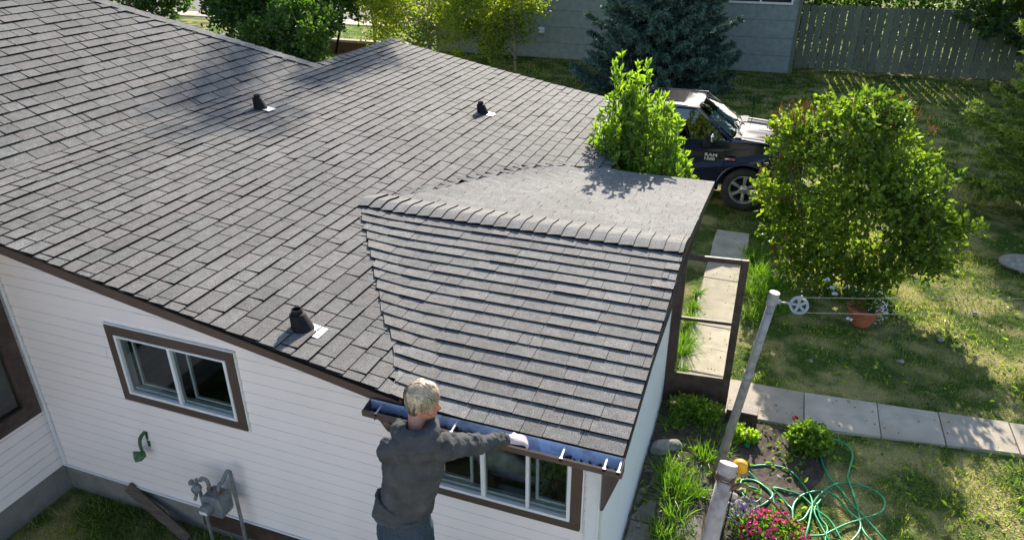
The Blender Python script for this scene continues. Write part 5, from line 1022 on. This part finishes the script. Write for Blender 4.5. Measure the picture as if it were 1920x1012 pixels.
# drapery folds as real ridges
def fold(p, q, r=.009, k=7, sagv=-.012):
    p, q = V(*p), V(*q); m.tube([p+(q-p)*u+V(0,0,sagv)*math.sin(math.pi*u) for u in np.linspace(0, 1, k)], [r*math.sin(math.pi*min(max(u,.06),.94))+.001 for u in np.linspace(0, 1, k)], 7)
back = lambda s, z: (hipc+(nk-hipc)*((z-hipc[2])/(nk[2]-hipc[2])))+S*s-Fd*(.124*math.sqrt(max(0, 1-(s/.178)**2)))
for z, a, b, r, dz in ((2.36,-.15,.05,.012,-.03),(2.41,-.14,.10,.012,.02),(2.45,-.10,.15,.012,-.02),(2.49,-.15,0,.010,-.03),(2.52,.02,.15,.010,.03),(2.33,0,.15,.012,.03),(2.30,-.12,.08,.010,.01),(2.62,.05,.15,.008,.06)):
    fold(back(a, z), back(b, z+dz), r)
for u in (.12, .26, .38, .5, .62, .75): c = ER+(WR-ER)*u*1.0; d = unit(WR-ER); pz = unit(np.cross(d, V(0,0,1))); m.tube([c+(pz*math.cos(a)+np.cross(pz, d)*math.sin(a))*(.051-.008*u)+d*.02*math.sin(a+u*9) for a in np.linspace(.4, 3.4, 9)], [.001,.006,.008,.008,.008,.008,.008,.006,.001], 6)
for u in (.25, .45, .62, .8, .93): c = SR+(ER-SR)*u; d = unit(ER-SR); pz = unit(np.cross(d, V(0,0,1))); m.tube([c+(pz*math.cos(a)+np.cross(pz, d)*math.sin(a))*(.070-.014*u)+d*.035*math.sin(a*1.3+u*11) for a in np.linspace(.2, 3.2, 9)], [.001,.007,.010,.010,.010,.010,.009,.006,.001], 6)
o = m.build('hoodie', M['cotton'], man); remesh(o, .0055, 3, (.014, .09))
tx_ = bpy.data.textures.new('fine', 'CLOUDS'); tx_.noise_scale = .028; dd_ = o.modifiers.new('d2', 'DISPLACE'); dd_.texture = tx_; dd_.strength = .010; dd_.texture_coords = 'LOCAL'
tx2 = bpy.data.textures.new('wrinkle', 'MARBLE'); tx2.noise_scale = .16; tx2.turbulence = 9; tx2.noise_depth = 2; d3 = o.modifiers.new('d3', 'DISPLACE'); d3.texture = tx2; d3.strength = .016; d3.texture_coords = 'LOCAL'
m = MB(); m.tube([hipc+V(0,0,.19), hipc+V(0,0,.10), hipc+V(0,0,.02), hipc+V(0,0,-.08)], [.155, .162, .168, .165], 18, side=tuple(S), r2=[.115,.12,.13,.12])
for a, b, c, sg in ((HL, KL, FL, -1), (HR, KR, FR, 1)): m.tube([a+V(0,0,.06), a+V(0,0,-.10), b, b*.5+c*.5, c+V(0,0,-.0)], [.092, .09, .07, .066, .062], 14)
ell(m, hipc-Fd*.055-S*.08+V(0,0,-.02), (V(0,0,1), S, Fd), (.10, .075, .075)); ell(m, hipc-Fd*.055+S*.08+V(0,0,-.02), (V(0,0,1), S, Fd), (.10, .075, .075))
o = m.build('jeans', M['denim'], man); remesh(o, .009, 3, (.010, .045))
for f in (FL, FR):
    m = MB(); ell(m, f+Fd*.07+V(0,0,-.045), (Fd, S, V(0,0,1)), (.15, .05, .035)); ell(m, f-Fd*.02+V(0,0,-.01), (V(0,0,1), S, Fd), (.07, .045, .055)); remesh(m.build('shoe', M['shoe'], man), .008, 2)
for q in (-1, 1):
    m = MB(); m.lathe([(0,.008),(.006,.006),(.008,0),(.006,-.006),(0,-.008)], Hc+hs*.031*q+hf*.076+hu*.012, n=10); m.build('eye', M['eye'], man)
# hair: under-cap plus combed strands
m = MB(); N1, N2 = 28, 44; hc = Hc+hu*.03-hf*.014; RR = (.107, .084, .118); idx = {}; pts = []; fs = []
def dirv(i, j): th = math.pi*i/N1; ph = 2*math.pi*j/N2; return V(math.sin(th)*math.cos(ph), math.sin(th)*math.sin(ph), math.cos(th))   # (f,s,u)
def hairy(d):
    f_, s2, u_ = d
    if u_ > .5: return f_ < .84
    if u_ > .15: return f_ < .52
    if u_ > -.15: return f_ < .16
    if u_ > -.55: return f_ < -.22
    if u_ > -.93: return f_ < -.30
    return False
def hp_(d, k=1.0): 
    lump = 1+.02*math.sin(7*d[0]+3*d[2])+.02*math.sin(6*d[1]+5*d[0]); vol = 1+.10*max(0, d[2])
    return hc + (hf*d[0]*RR[0]+hs*d[1]*RR[1]+hu*d[2]*RR[2])*k*lump*vol
for i in range(N1+1):
    for j in range(N2): pts.append(hp_(dirv(i, j), .965))
for i in range(N1):
    for j in range(N2):
        c = dirv(i+.5, j+.5)
        if hairy(c): fs.append((i*N2+j, i*N2+(j+1) % N2, (i+1)*N2+(j+1) % N2, (i+1)*N2+j))
m.add(pts, fs, 0, .25)
cnt = 0
while cnt < 4200:
    d = unit(rng.normal(size=3))
    if not hairy(d): continue
    cnt += 1; flow = unit(V(.55 if d[2] > .3 else -.25, .35*np.sign(d[1])*abs(d[1])+.15*math.sin(9*d[0]), -.75 if d[2] < .6 else -.1)+rng.normal(size=3)*.10); flow = unit(flow-d*(flow@d))
    Ls = R_(.45, .8); lift_ = 1.02+.09*math.sin(11*d[0]+7*d[1])*max(0, d[2]+.1)+R_(-.03, .05); ps = []; n_ = 5
    wv = R_(0, 6); 
    for k in range(n_):
        dd = unit(d+flow*Ls*k/(n_-1)+np.cross(d, flow)*.05*math.sin(wv+k)); ps.append(hp_(dd, lift_*(1+.02*math.sin(k*1.1+wv)+(.012 if k < 3 else -.01))))
    sdv = unit(np.cross(ps[-1]-ps[0], ps[2]-hc)); wd = R_(.0014, .0030); tn_ = np.clip(R_(.0, .5)+.42*d[2]+.22*math.sin(14*d[0]+9*d[1]), 0, 1)
    vs_ = []
    for k, p in enumerate(ps): ww = wd*(1-.75*k/(n_-1)); vs_ += [p+sdv*ww, p-sdv*ww]
    m.add(vs_, [(2*k, 2*k+1, 2*k+3, 2*k+2) for k in range(n_-1)], 0, tn_)
m.build('hair', M['hair'], man)
def glove(name, Wp, hd, nrm, curl, sgn):
    hd = unit(V(*hd)); nrm = unit(V(*nrm)); nrm = unit(nrm-hd*(nrm@hd)); sd_ = np.cross(hd, nrm)*sgn; m = MB()
    m.tube([Wp-hd*.035, Wp, Wp+hd*.035, Wp+hd*.085, Wp+hd*.10], [.034, .033, .043, .045, .036], 14, side=tuple(sd_), r2=[.031, .026, .021, .018, .014])
    for i, (off, L) in enumerate(((-.032, .062), (-.011, .074), (.011, .070), (.031, .055))):
        b = Wp+hd*.09+sd_*off; d = hd.copy(); P = [b-hd*.02, b]
        for k, (fr, ang) in enumerate(((.45, curl*.5+.08*i), (.32, curl), (.23, curl*.8))):
            c_2, s_2 = math.cos(ang), math.sin(ang); d = unit(d*c_2 - nrm*s_2*1.0); nrm_l = nrm; P.append(P[-1]+d*L*fr)
        m.tube(P, [.0125, .0125, .0118, .0105, .0085], 9)
    b = Wp+hd*.03-sd_*.035; m.tube([b, b-sd_*.022+hd*.022-nrm*.008, b-sd_*.024+hd*.052-nrm*.022], [.016, .013, .0095], 9)
    o = m.build(name, M['glove'], man); remesh(o, .0035, 3); m2 = MB(); m2.tube([Wp-hd*.045, Wp-hd*.02], [.040, .038], 16, side=tuple(sd_), r2=[.036, .033]); m2.build('cuff', M['glove_dark'], o, smooth=True); return o
glove('glove', V(-.470, -.588, 2.598), (.62, .52, -.30), (.05, -.1, 1), .55, 1)
glove('glove', WL+V(.006,.02,-.003), (.1, .9, -.25), (0, .1, 1), .5, -1)
# short stepladder carrying him, below the picture
lad = thing('stepladder', 'aluminium stepladder under the feet of the man', 'ladder', (-1.0, -1.1, 0)); m = MB()
for x in (-1.3, -.7):
    m.bar((x, -1.45, 0), (x, -.98, 1.30), .03, .07, (1,0,0)); m.bar((x, -.75, 0), (x, -.92, 1.30), .03, .05, (1,0,0))
m.build('rails', M['alum'], lad)
for z in (.3, .6, .9): m = MB(); m.box((-1.28, -1.40+z*.36, z), (-.72, -1.30+z*.36, z+.03)); m.build('step', M['alum'], lad)
m = MB(); m.box((-1.34, -1.28, 1.255), (-.68, -.88, 1.29)); bevel(m.build('platform', M['alum'], lad), .005)
for o in list(scene.objects):
    if '_o' in o: del o['_o']
